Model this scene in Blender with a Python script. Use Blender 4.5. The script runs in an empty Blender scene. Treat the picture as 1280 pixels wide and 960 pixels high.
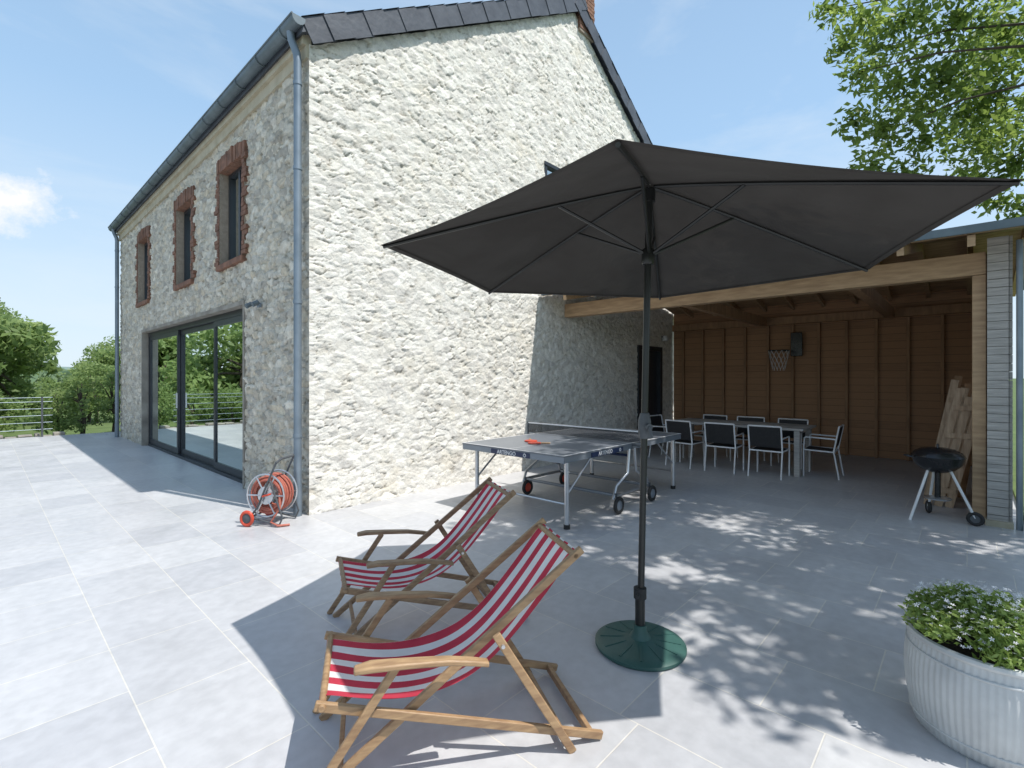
import bpy, math, random
import numpy as np
from mathutils import Vector, Matrix
random.seed(7); rng=np.random.default_rng(7)
sc=bpy.context.scene
col=sc.collection
sc.view_settings.view_transform='Standard'
sc.view_settings.look='None'
sc.view_settings.exposure=0
def W(r,z,h=0.0): return (.679*r+.734*z, -.734*r+.679*z, h)
CAMH=1.55
# ---------------------------------------------------------------- materials
def newmat(name):
    m=bpy.data.materials.new(name); m.use_nodes=True
    nt=m.node_tree; nt.nodes.clear()
    o=nt.nodes.new('ShaderNodeOutputMaterial')
    return m,nt,o
def N(nt,t,**k):
    n=nt.nodes.new(t)
    for a,b in k.items(): setattr(n,a,b)
    return n
def ramp(nt,stops,src):
    r=N(nt,'ShaderNodeValToRGB')
    e=r.color_ramp.elements
    while len(e)<len(stops): e.new(.5)
    for i,(p,c) in enumerate(stops):
        e[i].position=p; e[i].color=(c[0],c[1],c[2],1)
    nt.links.new(src,r.inputs[0]); return r
def mat(name,c1,c2=None,rough=.6,metal=0,scale=6,bump=0,bscale=None,stretch=(1,1,1),spec=.5,detail=6):
    m,nt,o=newmat(name)
    p=N(nt,'ShaderNodeBsdfPrincipled'); nt.links.new(p.outputs[0],o.inputs[0])
    if c2 is None: c2=tuple(x*.75 for x in c1)
    tc=N(nt,'ShaderNodeTexCoord'); mp=N(nt,'ShaderNodeMapping'); mp.inputs['Scale'].default_value=stretch
    nt.links.new(tc.outputs['Object'],mp.inputs[0])
    n=N(nt,'ShaderNodeTexNoise'); n.inputs['Scale'].default_value=scale; n.inputs['Detail'].default_value=detail
    nt.links.new(mp.outputs[0],n.inputs['Vector'])
    r=ramp(nt,[(.3,c2),(.7,c1)],n.outputs[0])
    nt.links.new(r.outputs[0],p.inputs['Base Color'])
    p.inputs['Roughness'].default_value=rough; p.inputs['Metallic'].default_value=metal
    p.inputs['Specular IOR Level'].default_value=spec
    if bump:
        n2=N(nt,'ShaderNodeTexNoise'); n2.inputs['Scale'].default_value=bscale or scale*3; n2.inputs['Detail'].default_value=8
        nt.links.new(mp.outputs[0],n2.inputs['Vector'])
        b=N(nt,'ShaderNodeBump'); b.inputs['Strength'].default_value=bump; b.inputs['Distance'].default_value=.02
        nt.links.new(n2.outputs[0],b.inputs['Height']); nt.links.new(b.outputs[0],p.inputs['Normal'])
    return m
def stonemat(name,stones,mortar,edgepos=.5,stain=(.35,.3,.2),stainamt=.35,vlo=.62,vhi=1.18,bump=.7,crk=(.16,.13,.10),ckamt=.75):
    m,nt,o=newmat(name); L=nt.links
    p=N(nt,'ShaderNodeBsdfPrincipled'); L.new(p.outputs[0],o.inputs[0]); p.inputs['Roughness'].default_value=.95
    p.inputs['Specular IOR Level'].default_value=.15
    a=N(nt,'ShaderNodeAttribute',attribute_name='stone'); e=N(nt,'ShaderNodeAttribute',attribute_name='edge'); ck=N(nt,'ShaderNodeAttribute',attribute_name='crack')
    st=ramp(nt,[(i/(len(stones)-1),c) for i,c in enumerate(stones)],a.outputs['Fac'])
    tc=N(nt,'ShaderNodeTexCoord')
    n=N(nt,'ShaderNodeTexNoise'); n.inputs['Scale'].default_value=14; n.inputs['Detail'].default_value=10; n.inputs['Roughness'].default_value=.7
    L.new(tc.outputs['Object'],n.inputs['Vector'])
    v=N(nt,'ShaderNodeMapRange'); v.inputs[1].default_value=.3; v.inputs[2].default_value=.7; v.inputs[3].default_value=vlo; v.inputs[4].default_value=vhi
    L.new(n.outputs[0],v.inputs[0])
    mx=N(nt,'ShaderNodeMix',data_type='RGBA'); 
    er=N(nt,'ShaderNodeMapRange'); er.inputs[1].default_value=edgepos-.2; er.inputs[2].default_value=edgepos+.2
    L.new(e.outputs['Fac'],er.inputs[0]); L.new(er.outputs[0],mx.inputs[0])
    mx.inputs[6].default_value=(*mortar,1); L.new(st.outputs[0],mx.inputs[7])
    n3=N(nt,'ShaderNodeTexNoise'); n3.inputs['Scale'].default_value=1.6; n3.inputs['Detail'].default_value=9; n3.inputs['Roughness'].default_value=.7
    L.new(tc.outputs['Object'],n3.inputs['Vector'])
    sr=N(nt,'ShaderNodeMapRange'); sr.inputs[1].default_value=.53; sr.inputs[2].default_value=.70; sr.inputs[4].default_value=stainamt
    L.new(n3.outputs[0],sr.inputs[0])
    mx2=N(nt,'ShaderNodeMix',data_type='RGBA'); L.new(sr.outputs[0],mx2.inputs[0]); L.new(mx.outputs[2],mx2.inputs[6]); mx2.inputs[7].default_value=(*stain,1)
    mul=N(nt,'ShaderNodeMix',data_type='RGBA',blend_type='MULTIPLY'); mul.inputs[0].default_value=1
    L.new(mx2.outputs[2],mul.inputs[6]); L.new(v.outputs[0],mul.inputs[7])
    cm=N(nt,'ShaderNodeMath',operation='MULTIPLY'); L.new(ck.outputs['Fac'],cm.inputs[0]); cm.inputs[1].default_value=ckamt
    mx3=N(nt,'ShaderNodeMix',data_type='RGBA'); L.new(cm.outputs[0],mx3.inputs[0]); L.new(mul.outputs[2],mx3.inputs[6]); mx3.inputs[7].default_value=(*crk,1)
    L.new(mx3.outputs[2],p.inputs['Base Color'])
    b=N(nt,'ShaderNodeBump'); b.inputs['Strength'].default_value=bump; b.inputs['Distance'].default_value=.02
    n4=N(nt,'ShaderNodeTexNoise'); n4.inputs['Scale'].default_value=34; n4.inputs['Detail'].default_value=10; n4.inputs['Roughness'].default_value=.7
    L.new(tc.outputs['Object'],n4.inputs['Vector'])
    L.new(n4.outputs[0],b.inputs['Height']); L.new(b.outputs[0],p.inputs['Normal'])
    return m
M={}
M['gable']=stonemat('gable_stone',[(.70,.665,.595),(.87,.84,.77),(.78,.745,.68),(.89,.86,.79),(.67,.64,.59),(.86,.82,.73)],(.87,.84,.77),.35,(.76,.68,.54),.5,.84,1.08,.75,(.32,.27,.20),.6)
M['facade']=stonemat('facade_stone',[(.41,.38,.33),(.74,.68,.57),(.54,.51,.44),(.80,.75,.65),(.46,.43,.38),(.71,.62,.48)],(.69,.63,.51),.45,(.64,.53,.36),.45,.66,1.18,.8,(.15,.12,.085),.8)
M['brick']=mat('red_brick',(.28,.14,.09),(.14,.075,.052),.9,scale=9,bump=.4)
M['brickm']=mat('brick_mortar',(.36,.30,.24),None,.95,scale=20,bump=.3)
M['slate']=mat('slate',(.085,.095,.115),(.048,.055,.07),.5,scale=5,bump=.2)
M['zinc']=mat('zinc',(.27,.32,.37),(.18,.225,.27),.5,.5,scale=4)
M['zincdk']=mat('weathered_zinc_gutter',(.17,.21,.235),(.11,.14,.16),.55,.4,scale=4)
M['alu']=mat('anthracite_aluminium',(.045,.05,.058),(.035,.04,.047),.4,.3,scale=3)
M['wood']=mat('deckchair_wood',(.42,.27,.14),(.25,.145,.075),.5,scale=5,stretch=(2,9,9),bump=.12)
M['woodold']=mat('weathered_beech_wood',(.35,.23,.13),(.20,.12,.07),.55,scale=6,stretch=(3,9,9),bump=.12)
M['timber']=mat('oak_timber',(.50,.34,.20),(.32,.205,.115),.7,scale=3,stretch=(6,1.2,8),bump=.15)
M['timberdk']=mat('brown_timber',(.38,.225,.12),(.24,.14,.075),.75,scale=3,stretch=(5,5,1),bump=.15)
M['siding']=mat('grey_weathered_cladding',(.50,.47,.44),(.32,.30,.28),.85,scale=4,stretch=(1,1,14),bump=.2)
M['plank']=mat('brown_pine_plank',(.50,.37,.25),(.30,.20,.125),.7,scale=4,stretch=(8,8,1))
M['white']=mat('white_paint',(.75,.75,.75),(.66,.66,.67),.4,scale=4)
M['steel']=mat('brushed_steel',(.62,.63,.65),(.48,.49,.51),.3,.8,scale=8)
M['black']=mat('black_enamel',(.018,.018,.02),(.010,.010,.012),.25,scale=6)
M['rubber']=mat('black_rubber',(.03,.03,.03),(.02,.02,.02),.8,scale=10)
M['greyrub']=mat('grey_plastic',(.10,.11,.12),(.06,.065,.07),.6,scale=10)
M['red']=mat('red_plastic',(.60,.075,.035),(.45,.05,.025),.4,scale=6)
M['hose']=mat('pale_red_hose',(.52,.17,.115),(.38,.10,.07),.55,scale=20)
M['tabletop']=mat('grey_table_surface',(.18,.195,.22),(.155,.168,.19),.32,scale=2)
M['apron']=mat('grey_blue_frame',(.24,.27,.31),(.20,.225,.26),.4,.3,scale=3)
M['navy']=mat('navy_panel',(.02,.035,.09),(.015,.025,.07),.4,scale=3)
M['green']=mat('dark_green_plastic',(.04,.11,.095),(.026,.08,.068),.5,scale=7,bump=.05)
M['pole']=mat('bronze_pole',(.035,.037,.035),(.025,.026,.025),.35,.4,scale=5)
M['galv']=mat('galvanised_steel',(.58,.59,.58),(.42,.43,.43),.6,.08,scale=6,bump=.15)
M['soil']=mat('soil',(.05,.035,.025),(.03,.02,.015),1,scale=20,bump=.6)
M['bark']=mat('bark',(.10,.08,.06),(.05,.04,.03),.95,scale=7,stretch=(1,1,.3),bump=.8)
M['plaster']=mat('interior_plaster',(.45,.44,.42),(.4,.39,.37),.9,scale=3)
M['floorin']=mat('interior_floor',(.22,.20,.18),(.18,.17,.15),.4,scale=3)
M['roofsheet']=mat('dark_roof_sheet',(.11,.125,.15),(.07,.08,.10),.6,scale=5)
M['cornice']=mat('cornice_stone',(.52,.47,.36),(.40,.35,.25),.85,scale=6,bump=.3)
M['rubble']=mat('rubble_stone',(.38,.35,.30),(.20,.18,.155),.95,scale=3,bump=.8)
M['petal']=mat('white_petal',(.82,.82,.82),(.70,.70,.71),.7,scale=9)
M['grass']=mat('grass',(.12,.17,.05),(.07,.11,.03),1,scale=3,bump=.8,bscale=40)
M['hill']=mat('hill_field',(.19,.26,.22),(.14,.20,.18),1,scale=.05)
M['black2']=mat('black_sling_fabric',(.02,.02,.022),(.014,.014,.016),.7,scale=30)
def boardmat(name,c1,c2,h,axis='Z'):
    m,nt,o=newmat(name); L=nt.links
    p=N(nt,'ShaderNodeBsdfPrincipled'); L.new(p.outputs[0],o.inputs[0]); p.inputs['Roughness'].default_value=.7
    tc=N(nt,'ShaderNodeTexCoord'); sx=N(nt,'ShaderNodeSeparateXYZ'); L.new(tc.outputs['Object'],sx.inputs[0])
    d=N(nt,'ShaderNodeMath',operation='DIVIDE'); L.new(sx.outputs[axis],d.inputs[0]); d.inputs[1].default_value=h
    fl=N(nt,'ShaderNodeMath',operation='FLOOR'); L.new(d.outputs[0],fl.inputs[0])
    wn=N(nt,'ShaderNodeTexWhiteNoise',noise_dimensions='1D'); L.new(fl.outputs[0],wn.inputs['W'])
    fr=N(nt,'ShaderNodeMath',operation='FRACT'); L.new(d.outputs[0],fr.inputs[0])
    gap=N(nt,'ShaderNodeMath',operation='GREATER_THAN'); L.new(fr.outputs[0],gap.inputs[0]); gap.inputs[1].default_value=.045
    mp=N(nt,'ShaderNodeMapping'); mp.inputs['Scale'].default_value=(2,2,25); L.new(tc.outputs['Object'],mp.inputs[0])
    n=N(nt,'ShaderNodeTexNoise'); n.inputs['Scale'].default_value=2; n.inputs['Detail'].default_value=8; L.new(mp.outputs[0],n.inputs[0])
    wm=N(nt,'ShaderNodeMath',operation='MULTIPLY_ADD'); L.new(wn.outputs[0],wm.inputs[0]); wm.inputs[1].default_value=.4; wm.inputs[2].default_value=.3
    ad=N(nt,'ShaderNodeMath',operation='ADD'); L.new(n.outputs[0],ad.inputs[0]); L.new(wm.outputs[0],ad.inputs[1])
    r=ramp(nt,[(.45,c2),(1.0,c1)],ad.outputs[0])
    g2=N(nt,'ShaderNodeMix',data_type='RGBA'); L.new(gap.outputs[0],g2.inputs[0]); g2.inputs[6].default_value=(c2[0]*.55,c2[1]*.55,c2[2]*.55,1); L.new(r.outputs[0],g2.inputs[7])
    L.new(g2.outputs[2],p.inputs['Base Color'])
    return m
M['boards']=boardmat('brown_horizontal_boards',(.37,.205,.105),(.23,.125,.065),.14)
def glassmat():
    m,nt,o=newmat('window_glass'); L=nt.links
    t=N(nt,'ShaderNodeBsdfTransparent'); t.inputs[0].default_value=(.5,.62,.60,1)
    g=N(nt,'ShaderNodeBsdfGlossy'); g.inputs['Roughness'].default_value=.01; g.inputs[0].default_value=(.92,1,.98,1)
    f=N(nt,'ShaderNodeFresnel'); f.inputs[0].default_value=1.5
    mr=N(nt,'ShaderNodeMapRange'); mr.inputs[1].default_value=0; mr.inputs[2].default_value=.3; mr.inputs[3].default_value=.5; mr.inputs[4].default_value=1
    L.new(f.outputs[0],mr.inputs[0])
    x=N(nt,'ShaderNodeMixShader'); L.new(mr.outputs[0],x.inputs[0]); L.new(t.outputs[0],x.inputs[1]); L.new(g.outputs[0],x.inputs[2]); L.new(x.outputs[0],o.inputs[0])
    return m
M['glass']=glassmat()
def leafmat(name,cols,trans=.35):
    m,nt,o=newmat(name); L=nt.links
    a=N(nt,'ShaderNodeAttribute',attribute_name='tint')
    r=ramp(nt,[(i/(len(cols)-1),c) for i,c in enumerate(cols)],a.outputs['Fac'])
    p=N(nt,'ShaderNodeBsdfPrincipled'); p.inputs['Roughness'].default_value=.5; p.inputs['Specular IOR Level'].default_value=.3
    L.new(r.outputs[0],p.inputs['Base Color'])
    t=N(nt,'ShaderNodeBsdfTranslucent')
    h=N(nt,'ShaderNodeHueSaturation'); h.inputs['Value'].default_value=1.8; h.inputs['Hue'].default_value=.487; L.new(r.outputs[0],h.inputs['Color']); L.new(h.outputs[0],t.inputs[0])
    x=N(nt,'ShaderNodeMixShader'); x.inputs[0].default_value=trans; L.new(p.outputs[0],x.inputs[1]); L.new(t.outputs[0],x.inputs[2]); L.new(x.outputs[0],o.inputs[0])
    return m
M['leaf']=leafmat('walnut_leaves',[(.08,.135,.03),(.15,.225,.05),(.25,.34,.085)],.5)
M['leafdk']=leafmat('hedge_leaves',[(.11,.165,.055),(.19,.27,.095),(.30,.38,.15)],.45)
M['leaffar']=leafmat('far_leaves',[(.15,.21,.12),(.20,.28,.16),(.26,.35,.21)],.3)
M['leafpl']=leafmat('flower_leaves',[(.12,.19,.04),(.21,.30,.075),(.32,.41,.14)],.35)
def fabric():
    m,nt,o=newmat('charcoal_fabric'); L=nt.links
    p=N(nt,'ShaderNodeBsdfPrincipled'); p.inputs['Roughness'].default_value=.9; p.inputs['Specular IOR Level'].default_value=.15
    tc=N(nt,'ShaderNodeTexCoord'); n=N(nt,'ShaderNodeTexNoise'); n.inputs['Scale'].default_value=3; L.new(tc.outputs['Object'],n.inputs[0])
    r=ramp(nt,[(.3,(.056,.051,.047)),(.7,(.072,.067,.062))],n.outputs[0]); L.new(r.outputs[0],p.inputs['Base Color'])
    t=N(nt,'ShaderNodeBsdfTranslucent'); t.inputs[0].default_value=(.05,.045,.04,1)
    x=N(nt,'ShaderNodeMixShader'); x.inputs[0].default_value=.08; L.new(p.outputs[0],x.inputs[1]); L.new(t.outputs[0],x.inputs[2]); L.new(x.outputs[0],o.inputs[0])
    n2=N(nt,'ShaderNodeTexNoise'); n2.inputs['Scale'].default_value=2.2; n2.inputs['Detail'].default_value=3; n2.inputs['Distortion'].default_value=.8; L.new(tc.outputs['Object'],n2.inputs[0])
    b=N(nt,'ShaderNodeBump'); b.inputs['Strength'].default_value=.3; b.inputs['Distance'].default_value=.08; L.new(n2.outputs[0],b.inputs['Height']); L.new(b.outputs[0],p.inputs['Normal'])
    return m
M['canopy']=fabric()
def stripes():
    m,nt,o=newmat('red_white_striped_canvas'); L=nt.links
    p=N(nt,'ShaderNodeBsdfPrincipled'); p.inputs['Roughness'].default_value=.85; p.inputs['Specular IOR Level'].default_value=.2
    uv=N(nt,'ShaderNodeUVMap'); sx=N(nt,'ShaderNodeSeparateXYZ'); L.new(uv.outputs[0],sx.inputs[0])
    mu=N(nt,'ShaderNodeMath',operation='MULTIPLY_ADD'); L.new(sx.outputs[0],mu.inputs[0]); mu.inputs[1].default_value=4.5; mu.inputs[2].default_value=.02
    fr=N(nt,'ShaderNodeMath',operation='FRACT'); L.new(mu.outputs[0],fr.inputs[0])
    g=N(nt,'ShaderNodeMath',operation='GREATER_THAN'); L.new(fr.outputs[0],g.inputs[0]); g.inputs[1].default_value=.51
    tc=N(nt,'ShaderNodeTexCoord'); n=N(nt,'ShaderNodeTexNoise'); n.inputs['Scale'].default_value=7; n.inputs['Detail'].default_value=6; L.new(tc.outputs['Object'],n.inputs[0])
    r1=ramp(nt,[(.3,(.50,.045,.075)),(.7,(.64,.07,.105))],n.outputs[0]); r2=ramp(nt,[(.3,(.74,.72,.70)),(.7,(.85,.83,.81))],n.outputs[0])
    x=N(nt,'ShaderNodeMix',data_type='RGBA'); L.new(g.outputs[0],x.inputs[0]); L.new(r1.outputs[0],x.inputs[6]); L.new(r2.outputs[0],x.inputs[7])
    L.new(x.outputs[2],p.inputs['Base Color'])
    n2=N(nt,'ShaderNodeTexNoise'); n2.inputs['Scale'].default_value=5; n2.inputs['Detail'].default_value=4; L.new(tc.outputs['Object'],n2.inputs[0])
    b=N(nt,'ShaderNodeBump'); b.inputs['Strength'].default_value=.4; b.inputs['Distance'].default_value=.03; L.new(n2.outputs[0],b.inputs['Height']); L.new(b.outputs[0],p.inputs['Normal'])
    t=N(nt,'ShaderNodeBsdfTranslucent'); L.new(x.outputs[2],t.inputs[0])
    ms=N(nt,'ShaderNodeMixShader'); ms.inputs[0].default_value=.3; L.new(p.outputs[0],ms.inputs[1]); L.new(t.outputs[0],ms.inputs[2]); L.new(ms.outputs[0],o.inputs[0])
    return m
M['stripe']=stripes()
def netmat():
    m,nt,o=newmat('table_net_mesh'); L=nt.links
    p=N(nt,'ShaderNodeBsdfPrincipled'); p.inputs['Base Color'].default_value=(.03,.03,.035,1)
    t=N(nt,'ShaderNodeBsdfTransparent'); x=N(nt,'ShaderNodeMixShader'); x.inputs[0].default_value=.45
    L.new(t.outputs[0],x.inputs[1]); L.new(p.outputs[0],x.inputs[2]); L.new(x.outputs[0],o.inputs[0]); return m
M['net']=netmat()
def paving():
    m,nt,o=newmat('bluestone_paving'); L=nt.links
    p=N(nt,'ShaderNodeBsdfPrincipled'); L.new(p.outputs[0],o.inputs[0])
    tc=N(nt,'ShaderNodeTexCoord'); sx=N(nt,'ShaderNodeSeparateXYZ'); L.new(tc.outputs['Object'],sx.inputs[0])
    cx=N(nt,'ShaderNodeCombineXYZ'); L.new(sx.outputs[1],cx.inputs[0]); L.new(sx.outputs[0],cx.inputs[1])
    b=N(nt,'ShaderNodeTexBrick'); b.offset=.37; b.offset_frequency=2; b.squash=.75; b.squash_frequency=3
    b.inputs['Scale'].default_value=1; b.inputs['Brick Width'].default_value=.72; b.inputs['Row Height'].default_value=.5
    b.inputs['Mortar Size'].default_value=.004; b.inputs['Mortar Smooth'].default_value=.3; b.inputs['Bias'].default_value=0
    b.inputs['Color1'].default_value=(.43,.43,.445,1); b.inputs['Color2'].default_value=(.51,.507,.513,1); b.inputs['Mortar'].default_value=(.60,.575,.53,1)
    L.new(cx.outputs[0],b.inputs['Vector'])
    n=N(nt,'ShaderNodeTexNoise'); n.inputs['Scale'].default_value=2.2; n.inputs['Detail'].default_value=9; n.inputs['Roughness'].default_value=.65; L.new(tc.outputs['Object'],n.inputs[0])
    mr=N(nt,'ShaderNodeMapRange'); mr.inputs[1].default_value=.3; mr.inputs[2].default_value=.7; mr.inputs[3].default_value=.93; mr.inputs[4].default_value=1.07; L.new(n.outputs[0],mr.inputs[0])
    mu=N(nt,'ShaderNodeMix',data_type='RGBA',blend_type='MULTIPLY'); mu.inputs[0].default_value=1; L.new(b.outputs[0],mu.inputs[6]); L.new(mr.outputs[0],mu.inputs[7])
    n2=N(nt,'ShaderNodeTexNoise'); n2.inputs['Scale'].default_value=14; n2.inputs['Detail'].default_value=10; L.new(tc.outputs['Object'],n2.inputs[0])
    mr2=N(nt,'ShaderNodeMapRange'); mr2.inputs[1].default_value=.35; mr2.inputs[2].default_value=.65; mr2.inputs[3].default_value=.94; mr2.inputs[4].default_value=1.05; L.new(n2.outputs[0],mr2.inputs[0])
    mu2=N(nt,'ShaderNodeMix',data_type='RGBA',blend_type='MULTIPLY'); mu2.inputs[0].default_value=1; L.new(mu.outputs[2],mu2.inputs[6]); L.new(mr2.outputs[0],mu2.inputs[7])
    L.new(mu2.outputs[2],p.inputs['Base Color'])
    rr=N(nt,'ShaderNodeMapRange'); rr.inputs[1].default_value=.3; rr.inputs[2].default_value=.7; rr.inputs[3].default_value=.30; rr.inputs[4].default_value=.52; L.new(n.outputs[0],rr.inputs[0]); L.new(rr.outputs[0],p.inputs['Roughness'])
    ad=N(nt,'ShaderNodeMath',operation='MULTIPLY_ADD'); L.new(n2.outputs[0],ad.inputs[0]); ad.inputs[1].default_value=.3
    iv=N(nt,'ShaderNodeMath',operation='MULTIPLY'); L.new(b.outputs['Fac'],iv.inputs[0]); iv.inputs[1].default_value=-1; L.new(iv.outputs[0],ad.inputs[2])
    bu=N(nt,'ShaderNodeBump'); bu.inputs['Strength'].default_value=.4; bu.inputs['Distance'].default_value=.008; L.new(ad.outputs[0],bu.inputs['Height']); L.new(bu.outputs[0],p.inputs['Normal'])
    return m
M['paving']=paving()
# ---------------------------------------------------------------- mesh builder
class MB:
    def __init__(s): s.v=[];s.f=[];s.m=[]
    def add(s,vs,fs,mi=0):
        o=len(s.v); s.v+= [tuple(v) for v in vs]; s.f+=[tuple(i+o for i in f) for f in fs]; s.m+=[mi]*len(fs); return s
    def box(s,x0,x1,y0,y1,z0,z1,mi=0):
        vs=[(x0,y0,z0),(x1,y0,z0),(x1,y1,z0),(x0,y1,z0),(x0,y0,z1),(x1,y0,z1),(x1,y1,z1),(x0,y1,z1)]
        return s.add(vs,[(0,3,2,1),(4,5,6,7),(0,1,5,4),(1,2,6,5),(2,3,7,6),(3,0,4,7)],mi)
    def beam(s,p0,p1,w,t,mi=0,up=(0,0,1)):
        p0=Vector(p0);p1=Vector(p1); d=(p1-p0).normalized(); u=Vector(up)
        if abs(d.dot(u))>.99: u=Vector((1,0,0))
        x=d.cross(u).normalized(); y=x.cross(d).normalized()
        vs=[]
        for p in (p0,p1):
            for sx,sy in ((-1,-1),(1,-1),(1,1),(-1,1)): vs.append(p+x*sx*w/2+y*sy*t/2)
        return s.add(vs,[(3,2,1,0),(4,5,6,7),(0,1,5,4),(1,2,6,5),(2,3,7,6),(3,0,4,7)],mi)
    def tube(s,pts,r,n=10,mi=0,closed=False):
        pts=[Vector(p) for p in pts]; k=len(pts)
        rs=r if isinstance(r,(list,tuple)) else [r]*k
        ring=[]; px=None
        for i,p in enumerate(pts):
            if closed: d=(pts[(i+1)%k]-pts[i-1])
            elif i==0: d=pts[1]-p
            elif i==k-1: d=p-pts[-2]
            else: d=(pts[i+1]-p).normalized()+(p-pts[i-1]).normalized()
            d.normalize()
            if px is None:
                a=Vector((0,0,1)) if abs(d.z)<.9 else Vector((1,0,0)); px=d.cross(a).normalized()
            else: px=(px-d*px.dot(d)).normalized()
            py=d.cross(px)
            ring.append([p+(px*math.cos(2*math.pi*j/n)+py*math.sin(2*math.pi*j/n))*rs[i] for j in range(n)])
        vs=[v for q in ring for v in q]; fs=[]
        for i in range(k if closed else k-1):
            i2=(i+1)%k
            for j in range(n): fs.append((i*n+j,i*n+(j+1)%n,i2*n+(j+1)%n,i2*n+j))
        if not closed: fs.append(tuple(range(n))[::-1]); fs.append(tuple(range((k-1)*n,k*n)))
        return s.add(vs,fs,mi)
    def lathe(s,prof,c=(0,0,0),n=32,mi=0,axis=None,ribs=0,amp=0):
        c=Vector(c); A=Matrix.Identity(3) if axis is None else Vector((0,0,1)).rotation_difference(Vector(axis)).to_matrix()
        vs=[];fs=[]
        for (r,z) in prof:
            for j in range(n):
                t=2*math.pi*j/n; rr=r+(amp*math.cos(ribs*t) if ribs else 0)
                vs.append(c+A@Vector((rr*math.cos(t),rr*math.sin(t),z)))
        for i in range(len(prof)-1):
            for j in range(n): fs.append((i*n+j,i*n+(j+1)%n,(i+1)*n+(j+1)%n,(i+1)*n+j))
        return s.add(vs,fs,mi)
    def torus(s,c,axis,R,r,n=28,k=8,mi=0):
        A=Vector((0,0,1)).rotation_difference(Vector(axis)).to_matrix(); c=Vector(c)
        return s.tube([c+A@Vector((R*math.cos(2*math.pi*i/n),R*math.sin(2*math.pi*i/n),0)) for i in range(n)],r,k,mi,True)
    def obj(s,name,mats,parent=None,origin=None,smooth=True,bevel=0,**props):
        if origin is None:
            origin=ORG[parent.name] if parent is not None and parent.name in ORG else (0,0,0)
        me=bpy.data.meshes.new(name)
        o3=origin
        me.from_pydata([(v[0]-o3[0],v[1]-o3[1],v[2]-o3[2]) for v in s.v],[],s.f)
        if not isinstance(mats,(list,tuple)): mats=[mats]
        for m in mats: me.materials.append(M[m] if isinstance(m,str) else m)
        if len(mats)>1: me.polygons.foreach_set('material_index',s.m)
        if smooth:
            me.polygons.foreach_set('use_smooth',[True]*len(me.polygons)); me.set_sharp_from_angle(angle=math.radians(38))
        me.update()
        ob=bpy.data.objects.new(name,me); col.objects.link(ob)
        if parent is not None:
            ob.parent=parent; ORG[ob.name]=origin
        else: ob.location=origin; ORG[ob.name]=origin
        if bevel:
            b=ob.modifiers.new('bevel','BEVEL'); b.width=bevel; b.segments=2; b.limit_method='ANGLE'
        for k,v in props.items(): ob[k]=v
        return ob
ORG={}
def thing(name,label,category,loc=(0,0,0),rot=0,group=None,local=False):
    e=bpy.data.objects.new(name,None); e.empty_display_size=.2; col.objects.link(e)
    e.location=loc; e.rotation_euler=(0,0,rot); e['label']=label; e['category']=category
    if group: e['group']=group
    ORG[e.name]=(0,0,0) if local else tuple(loc)
    return e
def copy_thing(root,loc,rot,label=None):
    n=root.copy(); col.objects.link(n); n.location=loc; n.rotation_euler=(0,0,rot)
    if label: n['label']=label
    def rec(a,b):
        for c in list(a.children):
            d=c.copy(); col.objects.link(d); d.parent=b; rec(c,d)
    rec(root,n); return n
# ---------------------------------------------------------------- foliage
def leaves(name,clusters,dens,leaf,matn,parent=None,props=None,flat=.75,shell=.45,org=(0,0,0)):
    P=[];T=[]
    for (c,r,*k) in clusters:
        rz=k[0] if k else r*flat
        n=max(6,int(dens*r*r))
        d=rng.normal(size=(n,3)); d/=np.linalg.norm(d,axis=1)[:,None]
        q=d*(rng.random(n)**shell)[:,None]*np.array([r,r,rz])
        P.append(np.array(c)+q); T.append(np.clip(rng.random(n)*.6+rng.random()*.35+q[:,2]/max(rz,.01)*.15,0,1))
    P=np.concatenate(P);T=np.concatenate(T);n=len(P)
    nr=rng.normal(size=(n,3))+np.array([0,0,.6]); nr/=np.linalg.norm(nr,axis=1)[:,None]
    t=np.cross(nr,rng.normal(size=(n,3))); t/=np.linalg.norm(t,axis=1)[:,None]; s=np.cross(nr,t)
    L=(leaf*(.6+.8*rng.random(n)))[:,None]
    V=np.stack([P-t*L,P+s*L*.42+nr*L*.1,P+t*L,P-s*L*.42+nr*L*.1],1).reshape(-1,3)-np.array(org)
    me=bpy.data.meshes.new(name)
    me.vertices.add(4*n); me.vertices.foreach_set('co',V.astype(np.float32).ravel())
    me.loops.add(4*n); me.loops.foreach_set('vertex_index',np.arange(4*n,dtype=np.int32))
    me.polygons.add(n); me.polygons.foreach_set('loop_start',np.arange(0,4*n,4,dtype=np.int32)); 
    me.update(calc_edges=True)
    a=me.attributes.new('tint','FLOAT','FACE'); a.data.foreach_set('value',T.astype(np.float32))
    me.materials.append(M[matn])
    o=bpy.data.objects.new(name,me); col.objects.link(o)
    if parent is not None: o.parent=parent
    else: o.location=org
    for k,v in (props or {}).items(): o[k]=v
    return o
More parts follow.
